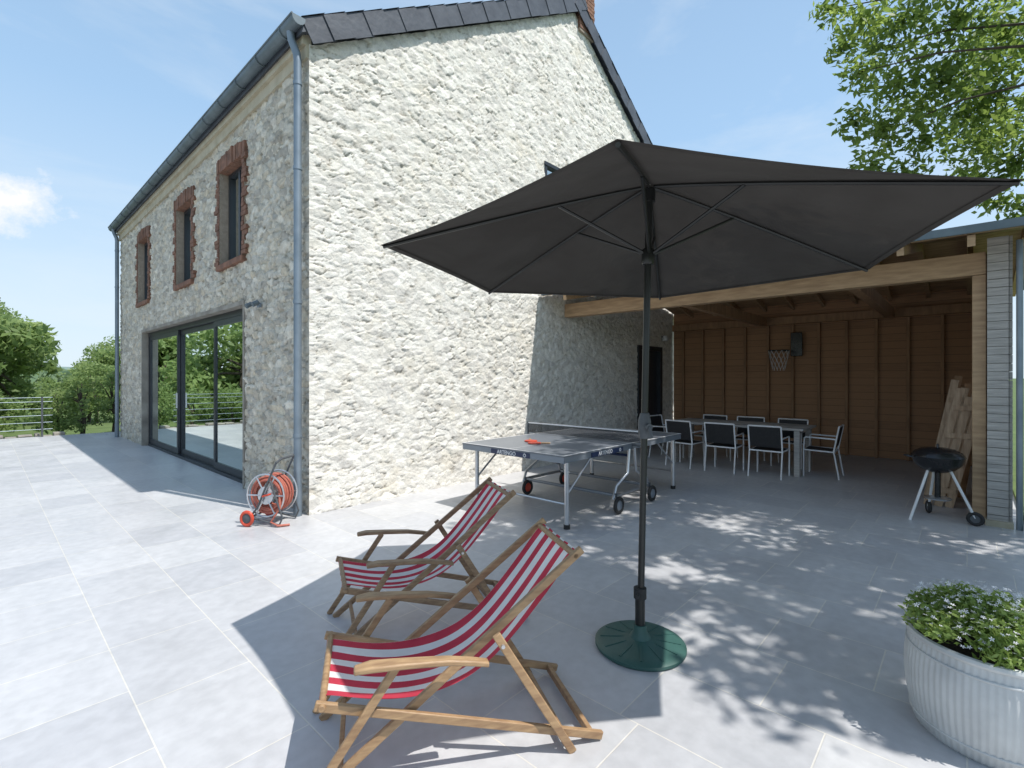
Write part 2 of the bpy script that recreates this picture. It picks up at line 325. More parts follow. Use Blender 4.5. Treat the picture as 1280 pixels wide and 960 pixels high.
# ---------------------------------------------------------------- stone wall
T1=rng.random((256,256));T2=rng.random((256,256));T3=rng.random((256,256));T4=rng.random((256,256));T5=rng.random((256,256))
def vn(x,y,T=T1):
    ix=np.floor(x).astype(int);iy=np.floor(y).astype(int);fx=x-ix;fy=y-iy
    fx=fx*fx*(3-2*fx);fy=fy*fy*(3-2*fy)
    g=lambda i,j:T[i%256,j%256]
    return (g(ix,iy)*(1-fx)+g(ix+1,iy)*fx)*(1-fy)+(g(ix,iy+1)*(1-fx)+g(ix+1,iy+1)*fx)*fy
def fbm(x,y,o=4):
    s=0;a=.5
    for i in range(o): s=s+a*(vn(x+17*i,y+31*i,(T1,T2,T3,T4)[i%4])-.5);x=x*2.03;y=y*2.03;a*=.55
    return s
def stonefield(U,V,cw,ch,warp):
    x=U/cw+warp*fbm(U*4,V*4)+.5*fbm(U*1.3,V*1.3); y=V/ch+warp*1.4*fbm(U*3+50,V*4+9)
    ix=np.floor(x).astype(int);iy=np.floor(y).astype(int)
    F1=np.full(x.shape,9.);F2=F1.copy();ID=F1*0;DX=F1*0;DY=F1*0;A1=F1*0;A2=F1*0
    for dj in (-1,0,1):
        for di in (-2,-1,0,1,2):
            cx=ix+di;cy=iy+dj
            h1=T1[cx%256,cy%256];h2=T2[cx%256,cy%256];h3=T3[cx%256,cy%256]
            dx=x-(cx+.5+(h1-.5)*.95);dy=y-(cy+.5+(h2-.5)*.75)
            d=np.sqrt(dx*dx+dy*dy)-h3*.18
            c=d<F1
            F2=np.where(c,F1,np.minimum(F2,d)); F1=np.where(c,d,F1)
            ID=np.where(c,h3,ID);DX=np.where(c,dx,DX);DY=np.where(c,dy,DY);A1=np.where(c,T4[cx%256,cy%256],A1);A2=np.where(c,T5[cx%256,cy%256],A2)
    return F2-F1,ID,DX,DY,A1,A2
def ss(a,b,x):
    t=np.clip((x-a)/(b-a),0,1);return t*t*(3-2*t)
def gridmesh(name,X,Y,Z,keep,st,ed,ck,matn,parent,org,flip):
    h,w=X.shape
    me=bpy.data.meshes.new(name)
    V=np.stack([X-org[0],Y-org[1],Z-org[2]],-1).reshape(-1,3)
    idx=np.arange(h*w).reshape(h,w)
    q=np.stack([idx[:-1,:-1],idx[:-1,1:],idx[1:,1:],idx[1:,:-1]],-1)
    if flip:q=q[...,::-1]
    q=q[keep].reshape(-1,4); n=len(q)
    me.vertices.add(len(V));me.vertices.foreach_set('co',V.astype(np.float32).ravel())
    me.loops.add(4*n);me.loops.foreach_set('vertex_index',q.astype(np.int32).ravel())
    me.polygons.add(n);me.polygons.foreach_set('loop_start',np.arange(0,4*n,4,dtype=np.int32))
    me.update(calc_edges=True)
    for nm,ar in (('stone',st),('edge',ed),('crack',ck)):
        a=me.attributes.new(nm,'FLOAT','POINT');a.data.foreach_set('value',ar.astype(np.float32).ravel())
    me.materials.append(M[matn])
    o=bpy.data.objects.new(name,me);col.objects.link(o);o.parent=parent
    ORG[o.name]=org
    return o
# ================================================================ HOUSE
CX,CY=2.54,5.456; FARB=16.4; RA=7.62; EA=12.7
house=thing('stone_house','two storey rubble stone house with slate gable roof','house',(CX,CY,0))
HO=(CX,CY,0)
def roofz(a): return np.where(a<RA,5.30+.617*(a-CX),5.30+.617*(RA-CX)-.617*(a-RA))
us=np.arange(CX,EA+.001,.016);ts=np.linspace(0,1,530)
Ug,Tg=np.meshgrid(us,ts);Vg=Tg*roofz(Ug)
e,ID,DX,DY,A1,A2=stonefield(Ug,Vg,.145,.082,1.2)
es=ss(.0,.14,e)
mask=ss(-.14,.08,fbm(Ug*2.1+80,Vg*2.4+20,3))
mm=.5+.5*mask
es2=es*mm+(1-mm)
d=es2*(.003+.010*A1)+es*((A1-.5)*DX*.020+(A2-.46)*DY*.018)*(.4+.6*mask)+.010*fbm(Ug*1.4,Vg*1.8,2)+.024*fbm(Ug*12,Vg*14,4)
rid=fbm(Ug*8+11,Vg*13+3,4); ckh=ss(.16,.20,rid)*(1-es*.6)
ckg=np.clip((1-ss(0,.06,e))*mask*ss(-.02,.10,fbm(Ug*3+5,Vg*5+7,3))+ckh,0,1)
d=d-.014*ckg
d=np.clip(d,-.03,.045)+.015
Xg=Ug.copy();Yg=CY-d
Xg[:,0]=CX-.03;Yg[:,0]=CY-.03
uc=(Ug[:-1,:-1]+Ug[1:,1:])/2;vc=(Vg[:-1,:-1]+Vg[1:,1:])/2
keep=~(((uc>10.1)&(uc<11.1)&(vc<2.2))|((uc>6.76)&(uc<7.26)&(vc>4.6)&(vc<5.30)))
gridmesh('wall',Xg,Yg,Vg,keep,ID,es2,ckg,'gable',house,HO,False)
WIN=[(7.47,8.42),(9.92,10.88),(13.17,14.18)]; WB,WT=3.27,4.68
DB0,DB1,DT=7.43,13.79,2.57
def segs(bp,st):
    out=[]
    for a,b in zip(bp[:-1],bp[1:]):
        n=max(1,int(round((b-a)/st))); out+=list(np.linspace(a,b,n,endpoint=False))
    return np.array(out+[bp[-1]])
ub=segs(sorted([CY,DB0,DB1,FARB]+[x for w in WIN for x in w]),.022)
vb=segs([0,DT,WB,WT,5.3],.020)
Uf,Vf=np.meshgrid(ub,vb)
e,ID,DX,DY,A1,A2=stonefield(Uf+40,Vf+7,.18,.09,.8)
es=ss(.02,.12,e)
d=es*(.018+.018*A1)+es*((A1-.5)*DX*.04+(A2-.4)*DY*.045)+.015*fbm(Uf*2.2+9,Vf*2.8)+.03*fbm(Uf*11,Vf*14,3)
ckf=(1-ss(0,.07,e))*ss(-.12,.06,fbm(Uf*2.5+5,Vf*4+7,3))
d=np.clip(d-.012*ckf,-.025,.05)+.0
Xf=CX-d;Yf=Uf.copy();Xf[:,0]=CX-.03;Yf[:,0]=CY-.03
uc=(Uf[:-1,:-1]+Uf[1:,1:])/2;vc=(Vf[:-1,:-1]+Vf[1:,1:])/2
keep=~((uc>DB0)&(uc<DB1)&(vc<DT))
for w in WIN: keep&=~((uc>w[0])&(uc<w[1])&(vc>WB)&(vc<WT))
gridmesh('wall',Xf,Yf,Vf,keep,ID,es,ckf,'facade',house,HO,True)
b=MB()
b.box(CX+.5,EA-.01,FARB-.1,FARB,0,5.3); b.box(EA-.1,EA,CY+.05,FARB-.1,0,5.25); b.box(CX,CX+.5,FARB-.1,FARB-.01,0,5.3)
b.obj('wall','rubble',house)
b=MB();b.box(CX-.045,CX+.22,DB0-.03,DB0+.02,0,DT);b.box(CX-.045,CX+.22,DB1-.02,DB1+.03,0,DT)
b.box(CX-.05,CX+.22,DB0-.03,DB1+.03,DT,DT+.06)
b.obj('door_surround','rubble',house)
b=MB();b.box(CX+.25,7.5,7.0,14.2,.005,.02,1);b.box(7.5,7.6,7.0,14.2,0,2.75);b.box(CX+.23,7.6,6.9,7.0,0,2.8);b.box(CX+.23,7.6,14.2,14.3,0,2.8);b.box(CX+.23,7.6,6.9,14.3,2.75,2.85)
b.obj('interior_room',['plaster','floorin'],house)
for (w0,w1) in WIN:
    pane=MB().box(CX+.125,CX+.13,w0+.05,w1-.05,WB+.05,WT-.05).obj('window','glass',house,HO,smooth=False)
    f=MB();a0,a1=CX+.08,CX+.14
    f.box(a0,a1,w0,w0+.05,WB,WT);f.box(a0,a1,w1-.05,w1,WB,WT);f.box(a0,a1,w0+.05,w1-.05,WB,WB+.05);f.box(a0,a1,w0+.05,w1-.05,WT-.05,WT)
    mid=(w0+w1)/2;f.box(a0-.005,a1-.005,mid-.03,mid+.03,WB+.05,WT-.05)
    f.obj('frame','alu',pane,HO,smooth=False)
    s=MB();s.box(CX-.08,CX+.08,w0-.08,w1+.08,WB-.09,WB-.005);s.obj('sill','brick',pane,HO,smooth=False,bevel=.01)
    k=MB();k2=MB()
    k2.box(CX-.045,CX+.2,w0-.09,w0-.003,WB,WT+.17);k2.box(CX-.045,CX+.2,w1+.003,w1+.09,WB,WT+.17);k2.box(CX-.044,CX+.2,w0-.003,w1+.003,WT+.006,WT+.17)
    z=WB;i=0
    while z<WT-.01:
        for sgn,e0 in ((-1,w0),(1,w1)):
            wd=(.105 if (i//2)%2 else .19)+random.uniform(-.025,.025)
            j=random.uniform(-.009,.007)
            x0,x1=(e0-wd,e0) if sgn<0 else (e0,e0+wd)
            k.box(CX-.056+j,CX+.078,x0+.004,x1-.004,z+.005,z+.061)
        z+=.067;i+=1
    nb=int((w1-w0+.28)/.072)
    for i in range(nb):
        x=w0-.14+i*.072; t=(x-(w0+w1)/2)/(w1-w0); off=.05*(1-4*t*t*.7)+random.uniform(-.015,.015)
        k.box(CX-.056+random.uniform(-.009,.007),CX+.078,x+.004,x+.067,WT+.0,WT+.18+off)
    k2.obj('mortar_bed','brickm',pane,HO,smooth=False)
    k.obj('brick_surround','brick',pane,HO,smooth=False)
    r=MB();r.box(CX+.6,CX+.62,w0-.3,w1+.3,WB-.2,WT+.2);r.obj('curtain','plaster',pane,HO,smooth=False)
fr=MB();a0,a1=CX+.08,CX+.2
y0,y1=DB0+.02,DB1-.02
fr.box(a0,a1,y0,y0+.07,.0,DT);fr.box(a0,a1,y1-.07,y1,.0,DT);fr.box(a0,a1,y0+.07,y1-.07,DT-.09,DT);fr.box(a0-.02,a1,y0+.07,y1-.07,0,.05)
sl=fr.obj('sliding_door','alu',house,HO,smooth=False)
for (p0,p1,off) in ((y0+.07,9.18,0.0),(9.12,11.40,.045),(11.34,y1-.07,.0)):
    f=MB();q0,q1=CX+.09+off,CX+.13+off
    f.box(q0,q1,p0,p0+.09,.052,DT-.092);f.box(q0,q1,p1-.09,p1,.052,DT-.092);f.box(q0,q1,p0+.09,p1-.09,.052,.16);f.box(q0,q1,p0+.09,p1-.09,DT-.18,DT-.092)
    pa=f.obj('door_panel','alu',sl,HO,smooth=False)
    MB().box(q0+.018,q0+.022,p0+.08,p1-.08,.15,DT-.17).obj('glass_pane','glass',sl,HO,smooth=False)
    MB().box(q0-.03,q0,p0+.02,p0+.045,.95,1.25).obj('handle','steel',sl,HO,smooth=False)
b=MB();B0,B1=CY-.1,FARB+.12
def rt(a): return 5.57+.617*(a-CX) if a<RA else 5.57+.617*(2*RA-a-CX)
E0,E1=CX-.14,EA+.3
for (x0,x1) in ((E0,RA),(RA,E1)):
    vs=[(x0,B0,rt(x0)),(x1,B0,rt(x1)),(x1,B1,rt(x1)),(x0,B1,rt(x0))];vs+=[(x,y,z-.14) for x,y,z in vs]
    b.add(vs,[(0,1,2,3),(7,6,5,4),(0,4,5,1),(1,5,6,2),(2,6,7,3),(3,7,4,0)])
roof=b.obj('roof','slate',house,smooth=False)
b=MB()
L=math.hypot(RA-E0,.617*(RA-E0));n=int(L/.28)
dirv=Vector((1,0,.617)).normalized()
for side in (0,1):
    for i in range(n+1):
        if side==0: base=Vector((E0,0,rt(E0)+.02))+dirv*(i*L/n-.02); dd=dirv;nn=Vector((-.617,0,1)).normalized()
        else: base=Vector((E1,0,rt(E1)+.02))+Vector((-dirv.x,0,dirv.z))*(i*L/n-.02); dd=Vector((-dirv.x,0,dirv.z));nn=Vector((.617,0,1)).normalized()
        l=L/n+.03 if i<n else .2; o=B0-.012-.012*(i%2)-random.uniform(0,.004)
        hgt=.26+random.uniform(-.006,.006)
        p=[base,base+dd*l,base+dd*l-nn*hgt,base-nn*hgt]
        vs=[(q.x,o,q.z) for q in p]+[(q.x,o+.01,q.z) for q in p]
        b.add(vs,[(0,1,2,3),(7,6,5,4),(0,4,5,1),(1,5,6,2),(2,6,7,3),(3,7,4,0)])
        p=[base+nn*.004,base+dd*l+nn*.016,]
        vs=[(p[0].x,B0-.03,p[0].z),(p[1].x,B0-.03,p[1].z),(p[1].x,B0+.3,p[1].z),(p[0].x,B0+.3,p[0].z)]
        b.add(vs,[(0,1,2,3)])
b.obj('verge_slates','slate',roof,HO,smooth=False)
b=MB();b.box(7.72,8.2,CY-.07,CY+.5,8.15,9.9)
z=8.2
k=0
while z<9.8:
    for i in range(3):
        x=7.715+i*.245-(.12 if k%2 else 0); x0,x1=max(7.71,x),min(8.21,x+.235)
        if x1>x0+.02: b.box(x0,x1,CY-.08,CY+.3,z,z+.06,1)
    z+=.072;k+=1
b.obj('chimney',['brickm','brick'],roof,HO,smooth=False)
b=MB();b.box(CX-.06,CX,CY-.02,FARB,5.14,5.40);b.box(CX-.10,CX-.06,CY-.02,FARB,5.28,5.38)
b.obj('cornice','cornice',house,smooth=False)
gr=.072
b=MB();prof=[(-gr,.02)]+[(gr*math.cos(t),gr*math.sin(t)) for t in np.linspace(math.pi,2*math.pi,10)]+[(gr,.02)]
gx,gz=CX-.19,5.46
vs=[];fs=[]
for y in (B0-.03,B1): vs+=[(gx+p[0],y,gz+p[1]) for p in prof]
n=len(prof)
for i in range(n-1): fs.append((i,i+1,n+i+1,n+i))
b.add(vs,fs); b.add([(gx+p[0],B0-.03,gz+p[1]) for p in prof],[tuple(range(n))]);b.add([(gx+p[0],B1,gz+p[1]) for p in prof],[tuple(range(n))])
b.tube([(gx-gr-.003,B0-.03,gz+.02),(gx-gr-.003,B1,gz+.02)],.010,8)
y=B0+.3
while y<B1: b.tube([(gx+(gr+.012)*math.cos(t),y,gz+(gr+.012)*math.sin(t)) for t in np.linspace(math.pi,2*math.pi,8)],.007,6); y+=.7
b.obj('gutter','zincdk',house)
for y in (CY+.06,FARB-.15):
    b=MB();px=CX-.12
    b.tube([(gx,y+.02,gz-.06),(gx+.01,y+.02,gz-.14),(px-.01,y,5.18),(px,y,5.10),(px,y,.02)],.043,14)
    for z in (.9,2.4,3.9,4.85): b.tube([(px,y,z-.02),(px,y,z+.02)],.049,14)
    b.tube([(px,y,.35),(px,y,.0)],.048,14)
    b.obj('downpipe','zinc',house)
b=MB();b.box(6.76,7.26,CY+.02,CY+.1,4.6,5.30)
w=b.obj('window','glass',house,HO,smooth=False)
b=MB();b.box(6.72,6.78,CY-.03,CY+.08,4.6,5.30);b.box(7.24,7.3,CY-.03,CY+.08,4.6,5.30);b.box(6.70,7.32,CY-.045,CY+.08,5.28,5.34)
b.obj('frame','alu',w,HO,smooth=False)
b=MB();b.box(10.08,11.12,CY+.03,CY+.1,0,2.22);dr=b.obj('door','alu',house,HO,smooth=False)
b=MB();b.box(10.02,10.12,CY-.06,CY+.06,0,2.28);b.box(11.08,11.18,CY-.06,CY+.06,0,2.28);b.box(10.12,11.08,CY-.06,CY+.06,2.18,2.28);b.obj('frame','alu',dr,HO,smooth=False)
MB().tube([(10.2,CY-.0,1.05),(10.2,CY-.04,1.05),(10.32,CY-.04,1.05)],.01,8).obj('handle','steel',dr,HO)
l=thing('wall_spotlight','twin adjustable zinc spotlight on the stone facade','wall lamp',(CX-.05,6.8,2.5))
b=MB();b.box(CX-.08,CX-.04,6.77,6.83,2.47,2.53);b.obj('bracket','zinc',l,bevel=.005)
for dy in (-.11,.11):
    b=MB();b.tube([(CX-.08,6.8,2.5),(CX-.13,6.8+dy,2.5)],.009,8);b.lathe([(.0,-.045),(.028,-.045),(.032,.04),(.027,.035),(0,.03)],(CX-.15,6.8+dy,2.5),16,axis=(-.5,0,-.3));b.obj('lamp_head','zincdk',l)
# ================================================================ SHED
SF,SB=7.35,11.8; BR=-.13
shed=thing('open_shed','open timber shed with brown board back wall and oak beam','shed',(9.5,2.7,0))
b=MB();b.box(SB,SB+.05,BR-.1,CY-.06,0,3.35);b.obj('back_wall','boards',shed,smooth=False)
y=.30
while y<CY-.2:
    MB().box(SB-.09,SB-.003,y,y+.05,.0,2.68).obj('stud','timberdk',shed,smooth=False,bevel=.004); y+=.48
MB().box(SB-.14,SB-.003,BR+.03,CY-.08,2.69,2.85).obj('wall_plate','timberdk',shed,smooth=False,bevel=.006)
MB().box(SF-.07,SF+.10,BR-.02,CY-.03,2.655,2.895).obj('front_beam','timber',shed,smooth=False,bevel=.008)
MB().box(SF-.06,SF+.07,BR-.02,BR+.09,0,2.652).obj('corner_post','timber',shed,smooth=False,bevel=.006)
b=MB();b.beam((SF+.3,BR+.10,2.86),(SF+1.0,BR+.10,3.12),.05,.12);b.obj('brace','timber',shed,smooth=False)
b=MB();b.box(SF+.1,SB,BR-.04,BR-.0,0,2.9);b.obj('side_wall','boards',shed,smooth=False)
b=MB();z=.03
while z<2.95:
    b.box(SF-.15,SF-.125,BR-.185,BR-.025,z,z+.082); b.box(SF-.12,SB+.1,BR-.215,BR-.19,z,z+.082); z+=.088
b.box(SF-.12,SF+.02,BR-.185,BR-.03,0.02,2.95)
b.obj('cladding','siding',shed,smooth=False)
MB().box(SF-.2,SF-.0,BR-.22,BR-.01,0,.06).obj('cladding_base','cornice',shed,smooth=False)
RF=6.58;RR=9.6;SL=.2
def sz(a): return 3.02+SL*(a-RF) if a<RR else 3.02+SL*(RR-RF)-SL*(a-RR)
b=MB()
for x0,x1 in ((RF,RR),(RR,12.2)):
    vs=[(x0,BR-.6,sz(x0)),(x1,BR-.6,sz(x1)),(x1,CY-.06,sz(x1)),(x0,CY-.06,sz(x0))];vs+=[(x,y,z-.05) for x,y,z in vs]
    b.add(vs,[(0,1,2,3),(7,6,5,4),(0,4,5,1),(1,5,6,2),(2,6,7,3),(3,7,4,0)])
rf=b.obj('roof','roofsheet',shed,smooth=False)
# warm board lining under the roof slopes
b=MB()
for x0,x1 in ((RF+.02,RR-.01),(RR+.01,12.15)):
    vs=[(x0,BR-.55,sz(x0)-.053),(x1,BR-.55,sz(x1)-.053),(x1,CY-.08,sz(x1)-.053),(x0,CY-.08,sz(x0)-.053)];vs+=[(x,y,z-.012) for x,y,z in vs]
    b.add(vs,[(0,1,2,3),(7,6,5,4),(0,4,5,1),(1,5,6,2),(2,6,7,3),(3,7,4,0)])
b.obj('lining','timber',rf,ORG[shed.name],smooth=False)
MB().box(RF-.03,RF-.002,BR-.62,CY-.08,2.96,3.04).obj('fascia','zincdk',rf,ORG[shed.name],smooth=False)
y=BR-.45
while y<CY-.1:
    b=MB();b.beam((RF+.03,y,sz(RF)-.125),(RR-.04,y,sz(RR)-.125),.06,.11);b.beam((RR+.04,y,sz(RR)-.125),(12.1,y,sz(12.1)-.125),.06,.11)
    b.obj('rafter','timber',shed,smooth=False); y+=.55
for y in (1.0,3.2): MB().box(SF+.11,SB-.14,y,y+.12,2.67,2.85).obj('tie_beam','timberdk',shed,smooth=False)
MB().tube([(SF-.18,BR-.262,2.95),(SF-.18,BR-.262,0)],.026,12).obj('downpipe','zinc',shed)
l=thing('wall_lamp','small round wall lamp on the stone wall','wall lamp',(11.25,CY-.08,2.5))
MB().lathe([(0,-.08),(.07,-.06),(.08,.0),(.05,.06),(0,.07)],(11.25,CY-.1,2.5),16).obj('lamp_shade','white',l)
MB().box(11.2,11.3,CY-.06,CY-.0,2.45,2.55).obj('bracket','alu',l)
# ================================================================ GROUND
def sheet(name,x0,x1,y0,y1,z,matn,props):
    o=MB().add([(x0,y0,z),(x1,y0,z),(x1,y1,z),(x0,y1,z)],[(0,1,2,3)]).obj(name,matn,smooth=False)
    for k,v in props.items():o[k]=v
    return o
sheet('ground',-1500,1500,-1500,1500,-.25,'grass',{'kind':'structure'})
o=MB().box(-16,12.4,-6,17.9,-.3,0).obj('terrace','paving',smooth=False);o['kind']='structure'
o=MB().box(4.7,12.4,-6,BR-.32,.0,.05).obj('lawn','grass',smooth=False);o['kind']='structure'
vs=[];fs=[];nn=80
for i in range(nn):
    t=math.radians(20+i*200/(nn-1));
    hh=5+9*float(vn(np.array([i*.21]),np.array([2.]))[0])+2.0*float(vn(np.array([i*.9]),np.array([5.]))[0])
    for rr,z in ((260,-1),(420,hh*.8),(560,hh),(900,-2)): vs.append((rr*math.cos(t),rr*math.sin(t),z))
for i in range(nn-1):
    for j in range(3): q=i*4+j; fs.append((q,q+1,q+5,q+4))
o=MB().add(vs,fs).obj('hills','hill');o['kind']='structure'
# ================================================================ TREES
def tree(name,label,base,h,R,cl,dens,leaf,mt,cat='tree',trunkr=.15,limbs=True):
    t=thing(name,label,cat,base)
    b=MB();bx,by,bz=base
    b.tube([(bx,by,bz),(bx+.05,by,bz+h*.3),(bx-.05,by+.05,bz+h*.6),(bx,by,bz+h*.85)],[trunkr*1.3,trunkr,trunkr*.7,trunkr*.25],10)
    if limbs:
        for c,r,*_ in random.sample(cl,min(len(cl),10)):
            z0=bz+h*random.uniform(.25,.55);m=Vector((bx,by,z0)).lerp(Vector(c),.5)+Vector((0,0,.1*h*.3))
            b.tube([(bx,by,z0),m,c],[trunkr*.45,trunkr*.3,trunkr*.08],7)
    b.obj('trunk','bark',t)
    leaves('crown',cl,dens,leaf,mt,t,org=base)
    return t
def blobs(c,R,H,n,rr):
    out=[]
    for i in range(n):
        d=Vector((random.gauss(0,1),random.gauss(0,1),random.gauss(0,1))).normalized()*random.uniform(.35,1)**.6
        k=random.uniform(.35,1.35)
        out.append(((c[0]+d.x*R,c[1]+d.y*R,max(.1,c[2]+d.z*H)),rr*k))
    return out
BG=[(-24.8,23.5,5.5,2.4),(-28,24,5.6,3.2),(-24.3,29.5,3.4,1.9),(-26,33,4.0,2.2),(-20.2,21.2,1.6,1.0),(-18.3,20.6,1.9,1.0),(-17.2,20.0,2.2,1.0),(-16.4,19.4,2.2,1.0),(-21.6,21.0,1.6,1.0),(-23,21.2,1.8,1.1),(-24.5,21.2,1.8,1.1)]
BGW=[(W(r,z,-.25),h,R) for r,z,h,R in BG]+[((2.0,18.8,-.25),1.9,.5),((2.75,19.0,-.25),2.3,.65),((3.6,19.4,-.25),2.3,.8),((1.5,19.4,-.25),1.6,.7),((.2,20.4,-.25),1.1,.8),((-1.2,20.3,-.25),1.2,.8)]
for p,h,R in BGW:
    big=h>3
    tree('tree' if big else 'shrub','leafy green garden tree behind the terrace fence' if big else 'green shrub behind the terrace fence',p,h,R,blobs((p[0],p[1],h*.46),R*.88,h*.52,50 if big else 34,R*.32),500 if big else 1000,.10 if big else .06,'leafdk','tree' if big else 'shrub',trunkr=.13 if big else .05)
for i,(x,y,h,R) in enumerate([(-2.5,23,5,2.6),(-6,25,6,3),(-10,24,5.5,3),(-14,23,6,3.2),(.2,26,4.2,2),(-19,18,6.5,3.4),(-21,11,6,3.3)]):
    tree('tree','leafy green garden tree behind the terrace fence',(x,y,-.25),h,R,blobs((x,y,h*.45),R*.85,h*.52,44,R*.36),260,.17,'leafdk')
wl=[]
for i in range(170):
    r=-random.uniform(60,140);z=random.uniform(70,110);p=W(r,z,random.uniform(-.5,1.6));wl.append((p,random.uniform(2,4)))
o=leaves('distant_wood',wl,12,.8,'leaffar',props={'kind':'stuff','label':'distant green woods beyond the garden','category':'woods'})
cl=[]
for x,y,R,z in [(1035,12,22,6.6),(1075,25,36,6.4),(1130,25,45,6.7),(1195,25,55,6.3),(1260,40,50,6.6),(1075,90,28,6.2),(1120,100,42,6.6),(1180,100,50,6.4),(1245,115,55,6.8),(1065,150,24,6.3),(1105,165,36,6.5),(1155,175,36,6.3),(1225,180,44,6.6),(1090,205,26,6.3),(1135,218,24,6.4),(1270,205,40,6.6),(1245,250,24,6.4),(1195,230,26,6.6),(1052,60,22,6.4),(1275,262,22,6.5),(1095,60,30,6.9),(1150,135,30,7.0),(1210,145,40,6.9),(1235,75,45,7.2),(1265,160,42,7.2),(1215,225,26,7.0)]:
    cl.append((W((x-640)/615*z,z,CAMH+(472-y)/615*z),R/615*z*1.0))
inframe=list(cl);NI=len(cl)
cnt=0
while cnt<165:
    a=random.uniform(3.4,10.5);bb=random.uniform(-6.0,1.0);h=random.uniform(3.6,8.5)
    if ((a-6.7)/3.3)**2+((bb+2.2)/3.2)**2+((h-6)/2.6)**2>1: continue
    r=.679*a-.734*bb;z=.734*a+.679*bb
    if z>.3:
        x=640+615*r/z;y=472-615*(h-CAMH)/z
        if x<1370 and y>-90 : continue
        if x<1000: continue
    cl.append(((a,bb,h),random.uniform(.28,.58)));cnt+=1
base=(8.2,-3.6,-.05)
wt=thing('walnut_tree','large leafy walnut tree overhanging the shed roof','tree',base)
b=MB();b.tube([(8.2,-3.6,-.05),(8.1,-3.5,1.5),(8.0,-3.3,3.2),(7.8,-3.0,5),(7.6,-2.8,6.8)],[.34,.27,.22,.15,.05],12)
b.obj('trunk','bark',wt)
b=MB()
for c,r in inframe[::5]+random.sample(cl[NI:],22):
    s=Vector((8.0,-3.3,random.uniform(3.0,4.6)));c=Vector(c);m=s.lerp(c,.55)+Vector((0,0,.5))
    b.tube([s,s.lerp(m,.5)+Vector((0,0,.15)),m,m.lerp(c,.6)+Vector((0,0,.1)),c],[.05,.032,.018,.011,.004],7)
b.obj('limb','bark',wt)
leaves('crown',cl[:NI],1900,.055,'leaf',wt,flat=.95,shell=.6,org=base)
leaves('crown',cl[NI:],950,.078,'leaf',wt,flat=.85,shell=.55,org=base)
for p,R in (((5.3,-.72,.05),.26),((6.6,-.85,.05),.30)):
    c=blobs((p[0],p[1],.28),R*.8,.24,16,R*.4)
    s=thing('shrub','green leafy shrub beside the grey shed wall','shrub',p)
    MB().tube([p,(p[0],p[1],.4)],[.03,.01],6).obj('stem','bark',s)
    leaves('foliage',c,3200,.04,'leafpl',s,org=p)
# ================================================================ FENCE
fe=thing('wire_fence','wire fence with thin posts along the terrace edge','fence',(-7,17.75,0))
for i in range(8):
    x=1.1-i*2.2; MB().tube([(x,17.75,-.1),(x,17.75,1.05)],.022,8).obj('post','greyrub',fe)
b=MB()
for z in (.2,.38,.56,.74,.92,1.03): b.tube([(-16,17.75,z),(1.3,17.75,z)],.0065,5)
b.obj('wires','zinc',fe)
b=MB();x=-15.
while x<1.5:
    w=random.uniform(.14,.34)
    b.box(x+random.uniform(0,.03),x+w-.015,17.95,18.3,-.25,.03+random.uniform(-.03,.06))
    x+=w
sw=b.obj('low_stone_wall','rubble',None,(0,0,0),smooth=False,bevel=.02)
sw['label']='low rough stone wall behind the wire fence';sw['category']='wall'
# ================================================================ UMBRELLA
uc=W(.79,2.83);ub0=W(.738,2.836)
um=thing('parasol','large charcoal hexagonal garden parasol on a green base','parasol',ub0)
ER,EH,AP,RH=1.50,2.235,2.66,2.25
angs=[math.radians(251+60*i) for i in range(6)]
def rz(t,th): 
    q=W(.79+t*math.cos(th),2.83+t*math.sin(th)); return q[0],q[1]
NR,NA=14,12
def cano(t,i,s):
    x0,y0=rz(ER*t,angs[i]);x1,y1=rz(ER*t,angs[(i+1)%6])
    x=x0+(x1-x0)*s;y=y0+(y1-y0)*s
    bow=4*s*(1-s)
    k=1-.026*bow*t*t
    x=uc[0]+(x-uc[0])*k;y=uc[1]+(y-uc[1])*k
    h=AP-(AP-EH)*(t**1.08)-.010*bow*math.sin(math.pi*t)-.006*bow*t
    return (x,y,h)
b=MB()
for i in range(6):
    vs=[];fs=[]
    for j in range(NR+1):
        for k in range(NA+1): vs.append(cano(max(j/NR,.004),i,k/NA))
    for j in range(NR):
        for k in range(NA): q=j*(NA+1)+k; fs.append((q,q+1,q+NA+2,q+NA+1))
    b.add(vs,fs)
    vs=[];fs=[]
    for k in range(NA+1):
        p=cano(1,i,k/NA);p2=cano(.975,i,k/NA);vs+=[p,(p2[0],p2[1],p2[2]-.006)]
    for k in range(NA): fs.append((2*k,2*k+2,2*k+3,2*k+1))
    b.add(vs,fs)
can=b.obj('canopy','canopy',um)
tx,ty=uc[0],uc[1]
for i in range(6):
    p=[]
    for t in np.linspace(.02,.99,10):
        q=cano(t,i,0);p.append((q[0],q[1],q[2]-.014))
    MB().tube(p,.009,6).obj('rib','pole',um)
    q=cano(.36,i,0)
    MB().tube([(tx,ty,RH),(q[0],q[1],q[2]-.02)],.009,6).obj('strut','pole',um)
b=MB();b.tube([(ub0[0],ub0[1],.05),(tx,ty,AP-.02)],.019,14)
b.tube([(ub0[0],ub0[1],.06),(ub0[0],ub0[1],.30)],.028,14)
b.obj('pole','pole',um)
def onp(h): 
    f=h/AP; return (ub0[0]+(tx-ub0[0])*f,ub0[1]+(ty-ub0[1])*f,h)
MB().tube([onp(RH-.05),onp(RH-.04),onp(RH+.03),onp(RH+.04)],[.03,.036,.036,.03],14).obj('runner','pole',um)
MB().tube([onp(AP-.1),onp(AP-.03)],.034,14).obj('hub','pole',um)
b=MB();b.tube([onp(1.20),onp(1.24),onp(1.30),onp(1.345)],[.026,.036,.036,.026],14)
